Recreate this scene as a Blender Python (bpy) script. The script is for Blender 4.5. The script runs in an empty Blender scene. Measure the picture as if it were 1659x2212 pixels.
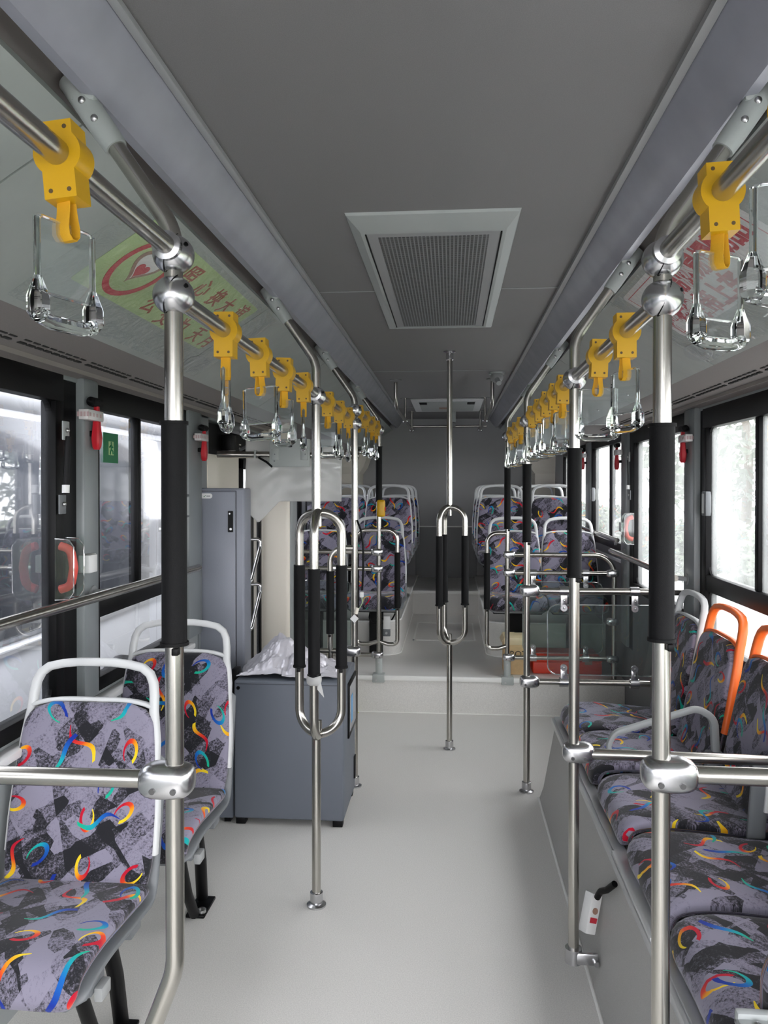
import bpy, bmesh, math, random
from mathutils import Vector, Matrix
random.seed(7)
S = bpy.context.scene
COL = S.collection
PI = math.pi

# ------------------------------------------------------------------ camera, world, exposure
cam_d = bpy.data.cameras.new('camera')
cam = bpy.data.objects.new('camera', cam_d); COL.objects.link(cam)
cam.location = (0.055, 0.0, 1.55)
cam.rotation_euler = (math.radians(90 - 0.5), 0, math.radians(4.85))
cam_d.sensor_fit = 'VERTICAL'; cam_d.sensor_height = 36; cam_d.sensor_width = 27
cam_d.lens = 1700 * 36 / 2212
cam_d.shift_y = -39 / 2212
cam_d.clip_start = 0.02; cam_d.clip_end = 200
S.camera = cam
W = bpy.data.worlds.new('World'); S.world = W; W.use_nodes = True
wn = W.node_tree; wn.nodes.clear()
wo = wn.nodes.new('ShaderNodeOutputWorld'); wb = wn.nodes.new('ShaderNodeBackground')
tc = wn.nodes.new('ShaderNodeTexCoord'); sx = wn.nodes.new('ShaderNodeSeparateXYZ'); rp = wn.nodes.new('ShaderNodeValToRGB')
wn.links.new(tc.outputs['Generated'], sx.inputs[0]); wn.links.new(sx.outputs[2], rp.inputs[0])
rp.color_ramp.elements[0].position = 0.0; rp.color_ramp.elements[0].color = (0.92, 0.92, 0.96, 1)
rp.color_ramp.elements[1].position = 0.6; rp.color_ramp.elements[1].color = (0.98, 0.975, 1.0, 1)
wn.links.new(rp.outputs[0], wb.inputs[0]); wb.inputs[1].default_value = 2.2
wn.links.new(wb.outputs[0], wo.inputs[0])
S.view_settings.view_transform = 'Standard'; S.view_settings.look = 'None'
S.view_settings.exposure = 2.25; S.view_settings.gamma = 1.0
S.view_settings.use_curve_mapping = False
cy = S.cycles
cy.use_denoising = True
cy.max_bounces = 9; cy.diffuse_bounces = 5; cy.glossy_bounces = 4; cy.transmission_bounces = 6; cy.transparent_max_bounces = 24
cy.caustics_reflective = False; cy.caustics_refractive = False
cy.sample_clamp_indirect = 6.0

# ------------------------------------------------------------------ materials
M = {}
def nt_new(name):
    m = bpy.data.materials.new(name); m.use_nodes = True
    nt = m.node_tree; nt.nodes.clear()
    out = nt.nodes.new('ShaderNodeOutputMaterial')
    return m, nt, out
def mat(name, col, rough=0.5, metal=0.0, noise=0.0, nscale=200.0, bump=0.0, bscale=300.0, spec=0.5, coat=0.0, aniso=None):
    m, nt, out = nt_new(name)
    b = nt.nodes.new('ShaderNodeBsdfPrincipled')
    b.inputs['Base Color'].default_value = (*col, 1); b.inputs['Roughness'].default_value = rough
    b.inputs['Metallic'].default_value = metal; b.inputs['Specular IOR Level'].default_value = spec
    b.inputs['Coat Weight'].default_value = coat
    nt.links.new(b.outputs[0], out.inputs[0])
    if noise or bump:
        t = nt.nodes.new('ShaderNodeTexCoord')
    if noise:
        n = nt.nodes.new('ShaderNodeTexNoise'); n.inputs['Scale'].default_value = nscale; n.inputs['Detail'].default_value = 3
        nt.links.new(t.outputs['Object'], n.inputs['Vector'])
        r = nt.nodes.new('ShaderNodeValToRGB')
        r.color_ramp.elements[0].position = 0.3; r.color_ramp.elements[1].position = 0.7
        r.color_ramp.elements[0].color = (*[c * (1 - noise) for c in col], 1)
        r.color_ramp.elements[1].color = (*[min(1, c * (1 + noise)) for c in col], 1)
        nt.links.new(n.outputs[0], r.inputs[0]); nt.links.new(r.outputs[0], b.inputs['Base Color'])
    if bump:
        n2 = nt.nodes.new('ShaderNodeTexNoise'); n2.inputs['Scale'].default_value = bscale; n2.inputs['Detail'].default_value = 2
        nt.links.new(t.outputs['Object'], n2.inputs['Vector'])
        bp = nt.nodes.new('ShaderNodeBump'); bp.inputs['Strength'].default_value = bump; bp.inputs['Distance'].default_value = 0.002
        nt.links.new(n2.outputs[0], bp.inputs['Height']); nt.links.new(bp.outputs[0], b.inputs['Normal'])
    M[name] = m
    return m
def clear_mat(name, tint, refl=0.06, haze=0.0, hazecol=(0.8, 0.82, 0.85), rough=0.02, bump=0.0, bscale=20, dirt=0.0, dscale=3.0):
    """thin transparent sheet: see-through + fresnel reflection + a little diffusing dirt or haze"""
    m, nt, out = nt_new(name)
    L = nt.links.new
    tr = nt.nodes.new('ShaderNodeBsdfTransparent'); tr.inputs[0].default_value = (*tint, 1)
    gl = nt.nodes.new('ShaderNodeBsdfGlossy'); gl.inputs['Roughness'].default_value = rough; gl.inputs[0].default_value = (1, 1, 1, 1)
    lw = nt.nodes.new('ShaderNodeFresnel'); lw.inputs[0].default_value = 1.45
    mul = nt.nodes.new('ShaderNodeMath'); mul.operation = 'MULTIPLY'; mul.inputs[1].default_value = refl / 0.035; mul.use_clamp = True
    L(lw.outputs[0], mul.inputs[0])
    geo = nt.nodes.new('ShaderNodeNewGeometry')
    inv = nt.nodes.new('ShaderNodeMath'); inv.operation = 'SUBTRACT'; inv.inputs[0].default_value = 1.0; L(geo.outputs['Backfacing'], inv.inputs[1])
    fac = nt.nodes.new('ShaderNodeMath'); fac.operation = 'MULTIPLY'; L(mul.outputs[0], fac.inputs[0]); L(inv.outputs[0], fac.inputs[1]); mul = fac
    mx = nt.nodes.new('ShaderNodeMixShader'); L(mul.outputs[0], mx.inputs[0]); L(tr.outputs[0], mx.inputs[1]); L(gl.outputs[0], mx.inputs[2])
    t = nt.nodes.new('ShaderNodeTexCoord')
    if bump:
        n2 = nt.nodes.new('ShaderNodeTexNoise'); n2.inputs['Scale'].default_value = bscale; n2.inputs['Detail'].default_value = 3
        n2.inputs['Distortion'].default_value = 1.5
        L(t.outputs['Object'], n2.inputs['Vector'])
        bp = nt.nodes.new('ShaderNodeBump'); bp.inputs['Strength'].default_value = bump; bp.inputs['Distance'].default_value = 0.02
        L(n2.outputs[0], bp.inputs['Height']); L(bp.outputs[0], gl.inputs['Normal'])
    last = mx
    if haze:
        df = nt.nodes.new('ShaderNodeBsdfDiffuse'); df.inputs[0].default_value = (*hazecol, 1)
        tl = nt.nodes.new('ShaderNodeBsdfTranslucent'); tl.inputs[0].default_value = (*hazecol, 1)
        m3 = nt.nodes.new('ShaderNodeMixShader'); m3.inputs[0].default_value = 0.5
        L(df.outputs[0], m3.inputs[1]); L(tl.outputs[0], m3.inputs[2])
        m2 = nt.nodes.new('ShaderNodeMixShader'); m2.inputs[0].default_value = haze
        if dirt:
            mp = nt.nodes.new('ShaderNodeMapping'); mp.inputs['Scale'].default_value = (1, 1, 0.35)
            L(t.outputs['Object'], mp.inputs[0])
            nz = nt.nodes.new('ShaderNodeTexNoise'); nz.inputs['Scale'].default_value = dscale; nz.inputs['Detail'].default_value = 5
            L(mp.outputs[0], nz.inputs['Vector'])
            mr = nt.nodes.new('ShaderNodeMapRange'); mr.inputs[1].default_value = 0.35; mr.inputs[2].default_value = 0.75
            mr.inputs[3].default_value = haze; mr.inputs[4].default_value = haze + dirt
            L(nz.outputs[0], mr.inputs[0]); L(mr.outputs[0], m2.inputs[0])
        L(mx.outputs[0], m2.inputs[1]); L(m3.outputs[0], m2.inputs[2]); last = m2
    L(last.outputs[0], out.inputs[0])
    M[name] = m
    return m

mat('vinyl', (0.70, 0.685, 0.655), 0.42, noise=0.11, nscale=260, bump=0.05, bscale=900)
mat('vinyl_dark', (0.40, 0.395, 0.38), 0.5, noise=0.10, nscale=420)
mat('bead', (0.86, 0.86, 0.83), 0.5)
mat('ceiling', (0.205, 0.20, 0.20), 0.75, noise=0.08, nscale=500, bump=0.15, bscale=800)
mat('backwall', (0.38, 0.38, 0.38), 0.75, noise=0.06, nscale=400)
mat('backlow', (0.16, 0.165, 0.165), 0.45)
mat('wall', (0.30, 0.32, 0.32), 0.5, bump=0.05)
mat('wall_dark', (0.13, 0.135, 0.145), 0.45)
mat('pillar', (0.215, 0.235, 0.24), 0.35)
mat('cover', (0.22, 0.20, 0.195), 0.65, noise=0.05, nscale=300)
mat('recess', (0.30, 0.275, 0.26), 0.8)
mat('duct', (0.335, 0.34, 0.385), 0.26, noise=0.06, nscale=9, bump=0.25, bscale=6)
mat('alu', (0.62, 0.63, 0.64), 0.35, metal=0.6)
mat('alu_paint', (0.33, 0.34, 0.34), 0.4)
mat('film_panel', (0.37, 0.40, 0.38), 0.35, noise=0.05, nscale=6, bump=0.5, bscale=22)
mat('black', (0.004, 0.004, 0.0045), 0.42, spec=0.14)
mat('rubber', (0.0055, 0.0055, 0.006), 0.6, spec=0.16, bump=0.3, bscale=900)
mat('black_matte', (0.008, 0.008, 0.009), 0.7, spec=0.3)
mat('steel', (0.45, 0.435, 0.40), 0.24, metal=1.0)
mat('chrome', (0.56, 0.56, 0.57), 0.24, metal=1.0)
mat('socket', (0.14, 0.14, 0.14), 0.35, metal=0.8)
mat('bolt', (0.5, 0.5, 0.5), 0.3, metal=1.0)
mat('yellow', (0.66, 0.37, 0.006), 0.38)
mat('strap_yellow', (0.70, 0.37, 0.012), 0.7, bump=0.3, bscale=1500)
mat('red', (0.55, 0.012, 0.025), 0.35)
mat('red_soft', (0.75, 0.09, 0.07), 0.4)
mat('red_box', (0.75, 0.06, 0.03), 0.45)
mat('orange', (0.90, 0.17, 0.025), 0.4)
mat('handle_grey', (0.66, 0.67, 0.67), 0.42)
mat('shell', (0.16, 0.17, 0.18), 0.45)
mat('white', (0.80, 0.80, 0.79), 0.5)
mat('beige', (0.92, 0.86, 0.75), 0.42)
mat('cabinet', (0.125, 0.140, 0.168), 0.5, noise=0.06, nscale=600, bump=0.12, bscale=700)
mat('cabinet_lit', (0.27, 0.285, 0.33), 0.42, noise=0.06, nscale=600, bump=0.12, bscale=700)  # cabinet paint made brighter: daylight on the tall cabinet put into its colour
mat('cabinet_line', (0.03, 0.032, 0.04), 0.6)
mat('screen', (0.16, 0.17, 0.20), 0.12)
mat('blue', (0.10, 0.30, 0.55), 0.4)
mat('green', (0.008, 0.16, 0.06), 0.45)
mat('pale_green', (0.42, 0.58, 0.28), 0.5)
mat('sign_green', (0.48, 0.63, 0.29), 0.45, noise=0.12, nscale=7)
mat('sign_white', (0.84, 0.82, 0.81), 0.45)
mat('ink_red', (0.55, 0.03, 0.05), 0.5)
mat('ink_brown', (0.40, 0.07, 0.04), 0.5)
mat('ink_taupe', (0.34, 0.20, 0.15), 0.5)
mat('ink_faint', (0.50, 0.36, 0.36), 0.5)
mat('concrete', (0.50, 0.50, 0.48), 0.9, noise=0.12, nscale=5)
mat('screw_dark', (0.10, 0.06, 0.02), 0.5)
mat('ink_dark', (0.05, 0.04, 0.03), 0.6)
mat('carton', (0.70, 0.49, 0.26), 0.75, noise=0.05, nscale=40)
mat('carton_tape', (0.78, 0.64, 0.40), 0.4)
mat('silver_cloth', (0.60, 0.585, 0.63), 0.33, metal=0.25)
mat('sheet', (0.92, 0.92, 0.90), 0.35)
mat('grille_bg', (0.02, 0.02, 0.02), 0.9)
mat('plate', (0.40, 0.43, 0.415), 0.4)
mat('reflective', (0.75, 0.85, 0.08), 0.4)
mat('tape', (0.70, 0.68, 0.67), 0.25)
mat('plastic_grey', (0.36, 0.38, 0.38), 0.45)
mat('bus_white', (0.66, 0.68, 0.72), 0.35)
mat('bus_glass', (0.045, 0.05, 0.062), 0.10, noise=0.4, nscale=1.2, spec=0.28)
mat('asphalt', (0.22, 0.22, 0.22), 0.9, noise=0.15, nscale=6)
mat('grass', (0.09, 0.115, 0.04), 0.9, noise=0.3, nscale=3)
mat('leaf', (0.055, 0.075, 0.04), 0.6, noise=0.45, nscale=1.7)
mat('bark', (0.12, 0.09, 0.06), 0.9)
clear_mat('glass', (0.955, 0.96, 0.958), refl=0.05, haze=0.10, dirt=0.22, dscale=3.5, hazecol=(0.9,0.93,0.92))
clear_mat('glass_dirty', (0.90, 0.91, 0.92), refl=0.10, haze=0.015, dirt=0.055, dscale=2.6, hazecol=(0.78, 0.82, 0.90))
clear_mat('acrylic', (0.88, 0.91, 0.90), refl=0.12, haze=0.14, rough=0.03)
clear_mat('acrylic_panel', (0.80, 0.86, 0.84), refl=0.05, haze=0.02)
clear_mat('acrylic_edge', (0.80, 0.84, 0.82), refl=0.30, haze=0.15, rough=0.05)
clear_mat('film', (0.97, 0.98, 0.975), refl=0.045, haze=0.03, rough=0.12, bump=1.0, bscale=14)
clear_mat('plastic_sheet', (0.85, 0.86, 0.85), refl=0.08, haze=0.66, hazecol=(0.92, 0.92, 0.91), rough=0.12, bump=0.6, bscale=12)

def tube_sleeve_glass():
    m, nt, out = nt_new('handle_clear')
    b = nt.nodes.new('ShaderNodeBsdfPrincipled')
    b.inputs['Base Color'].default_value = (0.93, 0.96, 0.95, 1); b.inputs['Roughness'].default_value = 0.02
    b.inputs['IOR'].default_value = 1.38; b.inputs['Transmission Weight'].default_value = 1.0
    nt.links.new(b.outputs[0], out.inputs[0]); M['handle_clear'] = m
tube_sleeve_glass()

def grille_mat():
    m, nt, out = nt_new('grille')
    L = nt.links.new
    t = nt.nodes.new('ShaderNodeTexCoord'); s = nt.nodes.new('ShaderNodeSeparateXYZ'); L(t.outputs['Object'], s.inputs[0])
    def cell(o, k):
        a = nt.nodes.new('ShaderNodeMath'); a.operation = 'MULTIPLY'; a.inputs[1].default_value = k; L(o, a.inputs[0])
        f = nt.nodes.new('ShaderNodeMath'); f.operation = 'FRACT'; L(a.outputs[0], f.inputs[0])
        g = nt.nodes.new('ShaderNodeMath'); g.operation = 'GREATER_THAN'; g.inputs[1].default_value = 0.36; L(f.outputs[0], g.inputs[0])
        return g.outputs[0]
    mm = nt.nodes.new('ShaderNodeMath'); mm.operation = 'MULTIPLY'
    L(cell(s.outputs[0], 80), mm.inputs[0]); L(cell(s.outputs[1], 95), mm.inputs[1])
    b = nt.nodes.new('ShaderNodeBsdfPrincipled'); b.inputs['Roughness'].default_value = 0.45
    mx = nt.nodes.new('ShaderNodeMix'); mx.data_type = 'RGBA'
    mx.inputs['A'].default_value = (0.23, 0.24, 0.24, 1); mx.inputs['B'].default_value = (0.015, 0.015, 0.015, 1)
    L(mm.outputs[0], mx.inputs['Factor']); L(mx.outputs['Result'], b.inputs['Base Color']); L(b.outputs[0], out.inputs[0])
    M['grille'] = m
grille_mat()

def fabric_mat():
    """charcoal and lavender brushed plush with red-yellow and blue-teal squiggles"""
    m, nt, out = nt_new('fabric')
    L = nt.links.new; N = nt.nodes.new
    def V(v): return v
    def op(o, a, b=None, c=None, clamp=False):
        n = N('ShaderNodeMath'); n.operation = o; n.use_clamp = clamp
        for i, x in enumerate((a, b, c)):
            if x is None: continue
            if isinstance(x, (int, float)): n.inputs[i].default_value = x
            else: L(x, n.inputs[i])
        return n.outputs[0]
    uv = N('ShaderNodeUVMap'); uv.uv_map = 'UVMap'
    oi = N('ShaderNodeObjectInfo')
    off = N('ShaderNodeVectorMath'); off.operation = 'ADD'
    cmb = N('ShaderNodeCombineXYZ'); L(op('MULTIPLY', oi.outputs['Random'], 7.3), cmb.inputs[0]); L(op('MULTIPLY', oi.outputs['Random'], 3.1), cmb.inputs[1])
    L(uv.outputs[0], off.inputs[0]); L(cmb.outputs[0], off.inputs[1])
    P = off.outputs[0]
    # ground: angular patches broken by dry-brush grain
    def noise(scale, detail, rough=0.6, vec=P, dist=0.0):
        n = N('ShaderNodeTexNoise'); n.inputs['Scale'].default_value = scale; n.inputs['Detail'].default_value = detail
        n.inputs['Roughness'].default_value = rough; n.inputs['Distortion'].default_value = dist
        L(vec, n.inputs['Vector']); return n.outputs[0]
    def mapped(rot, sx_, sy_):
        m0 = N('ShaderNodeMapping'); m0.inputs['Rotation'].default_value = (0, 0, rot); L(P, m0.inputs[0])
        mp = N('ShaderNodeMapping'); mp.inputs['Scale'].default_value = (sx_, sy_, 1)
        L(m0.outputs[0], mp.inputs[0]); return mp.outputs[0]
    def vor(scale, vec, metric='EUCLIDEAN'):
        v = N('ShaderNodeTexVoronoi'); v.voronoi_dimensions = '2D'; v.distance = metric
        v.inputs['Scale'].default_value = scale; v.inputs['Randomness'].default_value = 1.0
        L(vec, v.inputs['Vector']); return v
    def sep(c):
        s = N('ShaderNodeSeparateColor'); L(c, s.inputs[0]); return s.outputs
    p1 = sep(vor(23, mapped(0.75, 1.0, 0.42), 'CHEBYCHEV').outputs['Color'])[0]
    p2 = sep(vor(19, mapped(-0.65, 1.0, 0.45), 'MANHATTAN').outputs['Color'])[1]
    grain = noise(150, 5, 0.85)
    streak = noise(1.0, 3, 0.7, mapped(0.75, 70, 14))
    val = op('ADD', op('ADD', op('MULTIPLY', p1, 0.46), op('MULTIPLY', p2, 0.34)), op('ADD', op('MULTIPLY', op('SUBTRACT', grain, 0.5), 1.15), op('MULTIPLY', op('SUBTRACT', streak, 0.5), 0.42)))
    r = N('ShaderNodeValToRGB'); cr = r.color_ramp
    cr.elements[0].position = 0.25; cr.elements[0].color = (0.018, 0.018, 0.022, 1)
    cr.elements[1].position = 0.56; cr.elements[1].color = (0.262, 0.245, 0.318, 1)
    e = cr.elements.new(0.36); e.color = (0.062, 0.060, 0.074, 1)
    e = cr.elements.new(0.42); e.color = (0.175, 0.160, 0.215, 1)
    L(val, r.inputs[0])
    colr = r.outputs[0]
    def squiggle(scale, shift, ramp, R, width):
        mp = N('ShaderNodeMapping'); mp.inputs['Location'].default_value = (shift, shift * 0.7, 0); L(P, mp.inputs[0])
        v = N('ShaderNodeTexVoronoi'); v.voronoi_dimensions = '2D'; v.inputs['Scale'].default_value = scale; v.inputs['Randomness'].default_value = 0.55
        L(mp.outputs[0], v.inputs['Vector'])
        d = N('ShaderNodeVectorMath'); d.operation = 'SUBTRACT'; L(mp.outputs[0], d.inputs[0]); L(v.outputs['Position'], d.inputs[1])
        s = N('ShaderNodeSeparateXYZ'); L(d.outputs[0], s.inputs[0])
        c = sep(v.outputs['Color'])
        ang = op('MULTIPLY', c[0], 2 * PI)
        ca = op('COSINE', ang); sa = op('SINE', ang)
        a = op('ADD', op('MULTIPLY', s.outputs[0], ca), op('MULTIPLY', s.outputs[1], sa))
        b = op('SUBTRACT', op('MULTIPLY', s.outputs[1], ca), op('MULTIPLY', s.outputs[0], sa))
        # hook: an ellipse open at the back
        bb = op('MULTIPLY', b, 1.7)
        rad = op('SQRT', op('ADD', op('MULTIPLY', a, a), op('MULTIPLY', bb, bb)))
        phi = op('ARCTAN2', bb, a)
        dist_c = op('MULTIPLY', op('ABSOLUTE', op('SUBTRACT', rad, R)), 0.8)
        tcu = op('ADD', op('MULTIPLY', phi, 0.5 / 2.5), 0.5)
        # wave
        wv = op('MULTIPLY', op('SINE', op('MULTIPLY', a, 55)), op('ADD', 0.004, op('MULTIPLY', c[2], 0.017)))
        dist_s = op('MULTIPLY', op('ABSOLUTE', op('SUBTRACT', b, wv)), 0.85)
        ts = op('ADD', op('MULTIPLY', a, 0.5 / 0.062), 0.5)
        pick = op('GREATER_THAN', c[1], 0.42)
        def sel(x, y):
            n = N('ShaderNodeMix'); n.data_type = 'FLOAT'; L(pick, n.inputs[0]); L(x, n.inputs[2]); L(y, n.inputs[3]); return n.outputs[0]
        dist = sel(dist_c, dist_s); t = sel(tcu, ts)
        inside = op('MULTIPLY', op('GREATER_THAN', t, 0.0), op('LESS_THAN', t, 1.0))
        tt = op('SUBTRACT', t, 0.35)
        wd = op('MULTIPLY', op('SUBTRACT', 1.0, op('MULTIPLY', op('MULTIPLY', tt, tt), 1.9)), width)
        mask = op('MULTIPLY', inside, op('LESS_THAN', dist, wd))
        rr = N('ShaderNodeValToRGB'); k = rr.color_ramp
        k.elements[0].position = ramp[0][0]; k.elements[0].color = (*ramp[0][1], 1)
        k.elements[1].position = ramp[-1][0]; k.elements[1].color = (*ramp[-1][1], 1)
        for q, cc in ramp[1:-1]:
            e = k.elements.new(q); e.color = (*cc, 1)
        flip = op('GREATER_THAN', c[2], 0.5)
        n = N('ShaderNodeMix'); n.data_type = 'FLOAT'; L(flip, n.inputs[0]); L(t, n.inputs[2]); L(op('SUBTRACT', 1.0, t), n.inputs[3])
        L(n.outputs[0], rr.inputs[0])
        return mask, rr.outputs[0]
    warm = [(0.3, (0.50, 0.008, 0.03)), (0.5, (0.75, 0.06, 0.02)), (0.62, (0.85, 0.33, 0.01)), (0.85, (0.85, 0.62, 0.02))]
    cool = [(0.15, (0.01, 0.035, 0.30)), (0.45, (0.01, 0.14, 0.48)), (0.65, (0.01, 0.36, 0.42)), (0.9, (0.01, 0.42, 0.26))]
    for sc_, sh, ra, R_, w_ in ((6.4, 0.13, warm, 0.031, 0.0058), (5.6, 1.71, cool, 0.034, 0.0060)):
        mk, cl = squiggle(sc_, sh, ra, R_, w_)
        mx = N('ShaderNodeMix'); mx.data_type = 'RGBA'
        L(mk, mx.inputs['Factor']); L(colr, mx.inputs['A']); L(cl, mx.inputs['B'])
        colr = mx.outputs['Result']
    b = N('ShaderNodeBsdfPrincipled'); b.inputs['Roughness'].default_value = 0.85; b.inputs['Specular IOR Level'].default_value = 0.2
    b.inputs['Sheen Weight'].default_value = 0.25; b.inputs['Sheen Roughness'].default_value = 0.4
    L(colr, b.inputs['Base Color'])
    bp = N('ShaderNodeBump'); bp.inputs['Strength'].default_value = 0.25; bp.inputs['Distance'].default_value = 0.001
    L(grain, bp.inputs['Height']); L(bp.outputs[0], b.inputs['Normal'])
    L(b.outputs[0], out.inputs[0]); M['fabric'] = m
fabric_mat()

# ------------------------------------------------------------------ mesh helpers
def rounded(pts, r, seg=6):
    """round the inner corners of a 3-D polyline"""
    P = [Vector(p) for p in pts]; out = [P[0]]
    for i in range(1, len(P) - 1):
        a, b, c = P[i - 1], P[i], P[i + 1]
        u = (a - b); v = (c - b)
        ang = u.angle(v)
        if ang > 3.1: out.append(b); continue
        d = min(r / math.tan(ang / 2), u.length * (0.97 if i == 1 else 0.49), v.length * (0.97 if i == len(P) - 2 else 0.49))
        p0 = b + u.normalized() * d; p1 = b + v.normalized() * d
        for k in range(seg + 1):
            t = k / seg
            q0 = p0.lerp(b, .56); q1 = p1.lerp(b, .56)
            out.append(p0 * (1 - t) ** 3 + q0 * 3 * t * (1 - t) ** 2 + q1 * 3 * t * t * (1 - t) + p1 * t ** 3)
    out.append(P[-1]); return out

class MB:
    def __init__(s): s.bm = bmesh.new()
    def faces(s, rings, caps=True, close=True):
        bm = s.bm; vs = [[bm.verts.new(p) for p in r] for r in rings]
        n = len(vs[0])
        for i in range(len(vs) - 1):
            for j in range(n if close else n - 1):
                k = (j + 1) % n
                bm.faces.new((vs[i][j], vs[i][k], vs[i + 1][k], vs[i + 1][j]))
        if caps:
            bm.faces.new(list(reversed(vs[0]))); bm.faces.new(vs[-1])
        return s
    def tube(s, pts, r, seg=16, caps=True, closed=False):
        P = [Vector(p) for p in pts]; rings = []
        n = len(P); up = None
        for i in range(n):
            if closed: t = (P[(i + 1) % n] - P[i - 1]).normalized()
            else: t = (P[min(i + 1, n - 1)] - P[max(i - 1, 0)]).normalized()
            if up is None:
                up = Vector((0, 0, 1)) if abs(t.z) < 0.9 else Vector((0, 1, 0))
            sd = t.cross(up).normalized(); up = sd.cross(t).normalized()
            rr = r(i / (n - 1)) if callable(r) else r
            rings.append([P[i] + (sd * math.cos(2 * PI * k / seg) + up * math.sin(2 * PI * k / seg)) * rr for k in range(seg)])
        if closed: rings.append(rings[0]); 
        return s.faces(rings, caps and not closed)
    def band(s, pts, nrm, w, t, closed=False):
        """flat bar along pts: w across (in the plane of pts, perpendicular to nrm) and t along nrm, rounded edges"""
        P = [Vector(p) for p in pts]; n = len(P); rings = []
        nv = Vector(nrm).normalized()
        for i in range(n):
            tg = (P[min(i + 1, n - 1)] - P[max(i - 1, 0)]).normalized()
            sd = tg.cross(nv).normalized()
            ww = w(i / (n - 1)) if callable(w) else w
            ring = []
            for k in range(12):
                a = 2 * PI * k / 12 + PI / 12
                ca, sa = math.cos(a), math.sin(a)
                ring.append(P[i] + sd * (math.copysign(abs(ca) ** 0.6, ca) * ww / 2) + nv * (math.copysign(abs(sa) ** 0.6, sa) * t / 2))
            rings.append(ring)
        return s.faces(rings)
    def box(s, lo, hi, bev=0.0, seg=2, rot=None):
        lo = Vector(lo); hi = Vector(hi); c = (lo + hi) / 2; d = hi - lo
        r = bmesh.ops.create_cube(s.bm, size=1.0)
        vs = r['verts']
        for v in vs: v.co = Vector((v.co.x * d.x, v.co.y * d.y, v.co.z * d.z))
        if bev:
            es = list({e for v in vs for e in v.link_edges})
            q = bmesh.ops.bevel(s.bm, geom=es, offset=min(bev, min(d) * 0.49), segments=seg, affect='EDGES', profile=0.5)
            vs = list({v for f in q['faces'] for v in f.verts} | {v for v in vs if v.is_valid})
        for v in vs: v.co = (rot @ v.co if rot else v.co) + c
        return s
    def cyl(s, a, b, r, r2=None, seg=20):
        a = Vector(a); b = Vector(b); t = (b - a).normalized()
        u = t.orthogonal().normalized(); w = t.cross(u)
        f = lambda c, q: [c + (u * math.cos(2 * PI * k / seg) + w * math.sin(2 * PI * k / seg)) * q for k in range(seg)]
        return s.faces([f(a, r), f(b, r if r2 is None else r2)])
    def ell(s, c, rad, e=1.0, seg=24, rings=14, rot=None):
        """super-ellipsoid"""
        c = Vector(c); R = []
        p = lambda x: math.copysign(abs(x) ** e, x)
        for i in range(1, rings):
            th = -PI / 2 + PI * i / rings
            ring = []
            for k in range(seg):
                a = 2 * PI * k / seg
                v = Vector((rad[0] * p(math.cos(th)) * p(math.cos(a)), rad[1] * p(math.cos(th)) * p(math.sin(a)), rad[2] * p(math.sin(th))))
                ring.append(c + (rot @ v if rot else v))
            R.append(ring)
        return s.faces(R)
    def prism(s, poly, axis, a, b):
        """poly of 2-D points extruded from a to b along axis"""
        def P(u, v, d):
            return {'x': (d, u, v), 'y': (u, d, v), 'z': (u, v, d)}[axis]
        return s.faces([[P(u, v, a) for u, v in poly], [P(u, v, b) for u, v in poly]])
    def lathe(s, prof, c, seg=24, axis='z'):
        c = Vector(c); R = []
        for r, z in prof:
            ring = []
            for k in range(seg):
                a = 2 * PI * k / seg
                v = (r * math.cos(a), r * math.sin(a), z)
                if axis == 'x': v = (z, v[0], v[1])
                if axis == 'y': v = (v[0], z, v[1])
                ring.append(c + Vector(v))
            R.append(ring)
        return s.faces(R)
    def build(s, name, m, parent=None, smooth=True, ang=38):
        bm = s.bm
        bmesh.ops.recalc_face_normals(bm, faces=bm.faces)
        if parent is not None:
            base = BASE.get(parent.name, Vector())
            if base.length: bmesh.ops.translate(bm, verts=bm.verts, vec=-base)
        me = bpy.data.meshes.new(name); bm.to_mesh(me); bm.free()
        me.materials.append(M[m] if isinstance(m, str) else m)
        if smooth:
            me.polygons.foreach_set('use_smooth', [True] * len(me.polygons))
            me.set_sharp_from_angle(angle=math.radians(ang))
        o = bpy.data.objects.new(name, me); COL.objects.link(o)
        if parent is not None:
            o.parent = parent; BASE[o.name] = BASE.get(parent.name, Vector())
        return o
BASE = {}
def thing(name, label, cat, loc=(0, 0, 0), group=None):
    o = bpy.data.objects.new(name, None); COL.objects.link(o)
    o.empty_display_size = 0.05; o.location = loc; BASE[o.name] = Vector(loc)
    tag(o, label, cat, group); return o
def tag(o, label, cat, group=None):
    o['label'] = label; o['category'] = cat
    if group: o['group'] = group
    return o
def struct(o, label=None, cat=None):
    o['kind'] = 'structure'
    if label: o['label'] = label
    if cat: o['category'] = cat
    return o
def sroot(name):
    o = bpy.data.objects.new(name, None); COL.objects.link(o); o['kind'] = 'structure'; BASE[o.name] = Vector(); return o
def copy_tree(o, parent=None):
    c = o.copy(); COL.objects.link(c)
    if parent is not None: c.parent = parent
    for ch in list(o.children): copy_tree(ch, c)
    return c
def text_mesh(mb, txt, size, mtx, bold=0.0, ext=0.0006):
    cu = bpy.data.curves.new('t', 'FONT'); cu.body = txt; cu.size = size; cu.extrude = ext; cu.offset = bold
    cu.align_x = 'CENTER'; cu.align_y = 'CENTER'; cu.resolution_u = 3
    ob = bpy.data.objects.new('t', cu); COL.objects.link(ob)
    dg = bpy.context.evaluated_depsgraph_get(); dg.update()
    me = bpy.data.meshes.new_from_object(ob.evaluated_get(dg))
    me.transform(mtx); mb.bm.from_mesh(me)
    bpy.data.meshes.remove(me); bpy.data.objects.remove(ob); bpy.data.curves.remove(cu)
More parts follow.
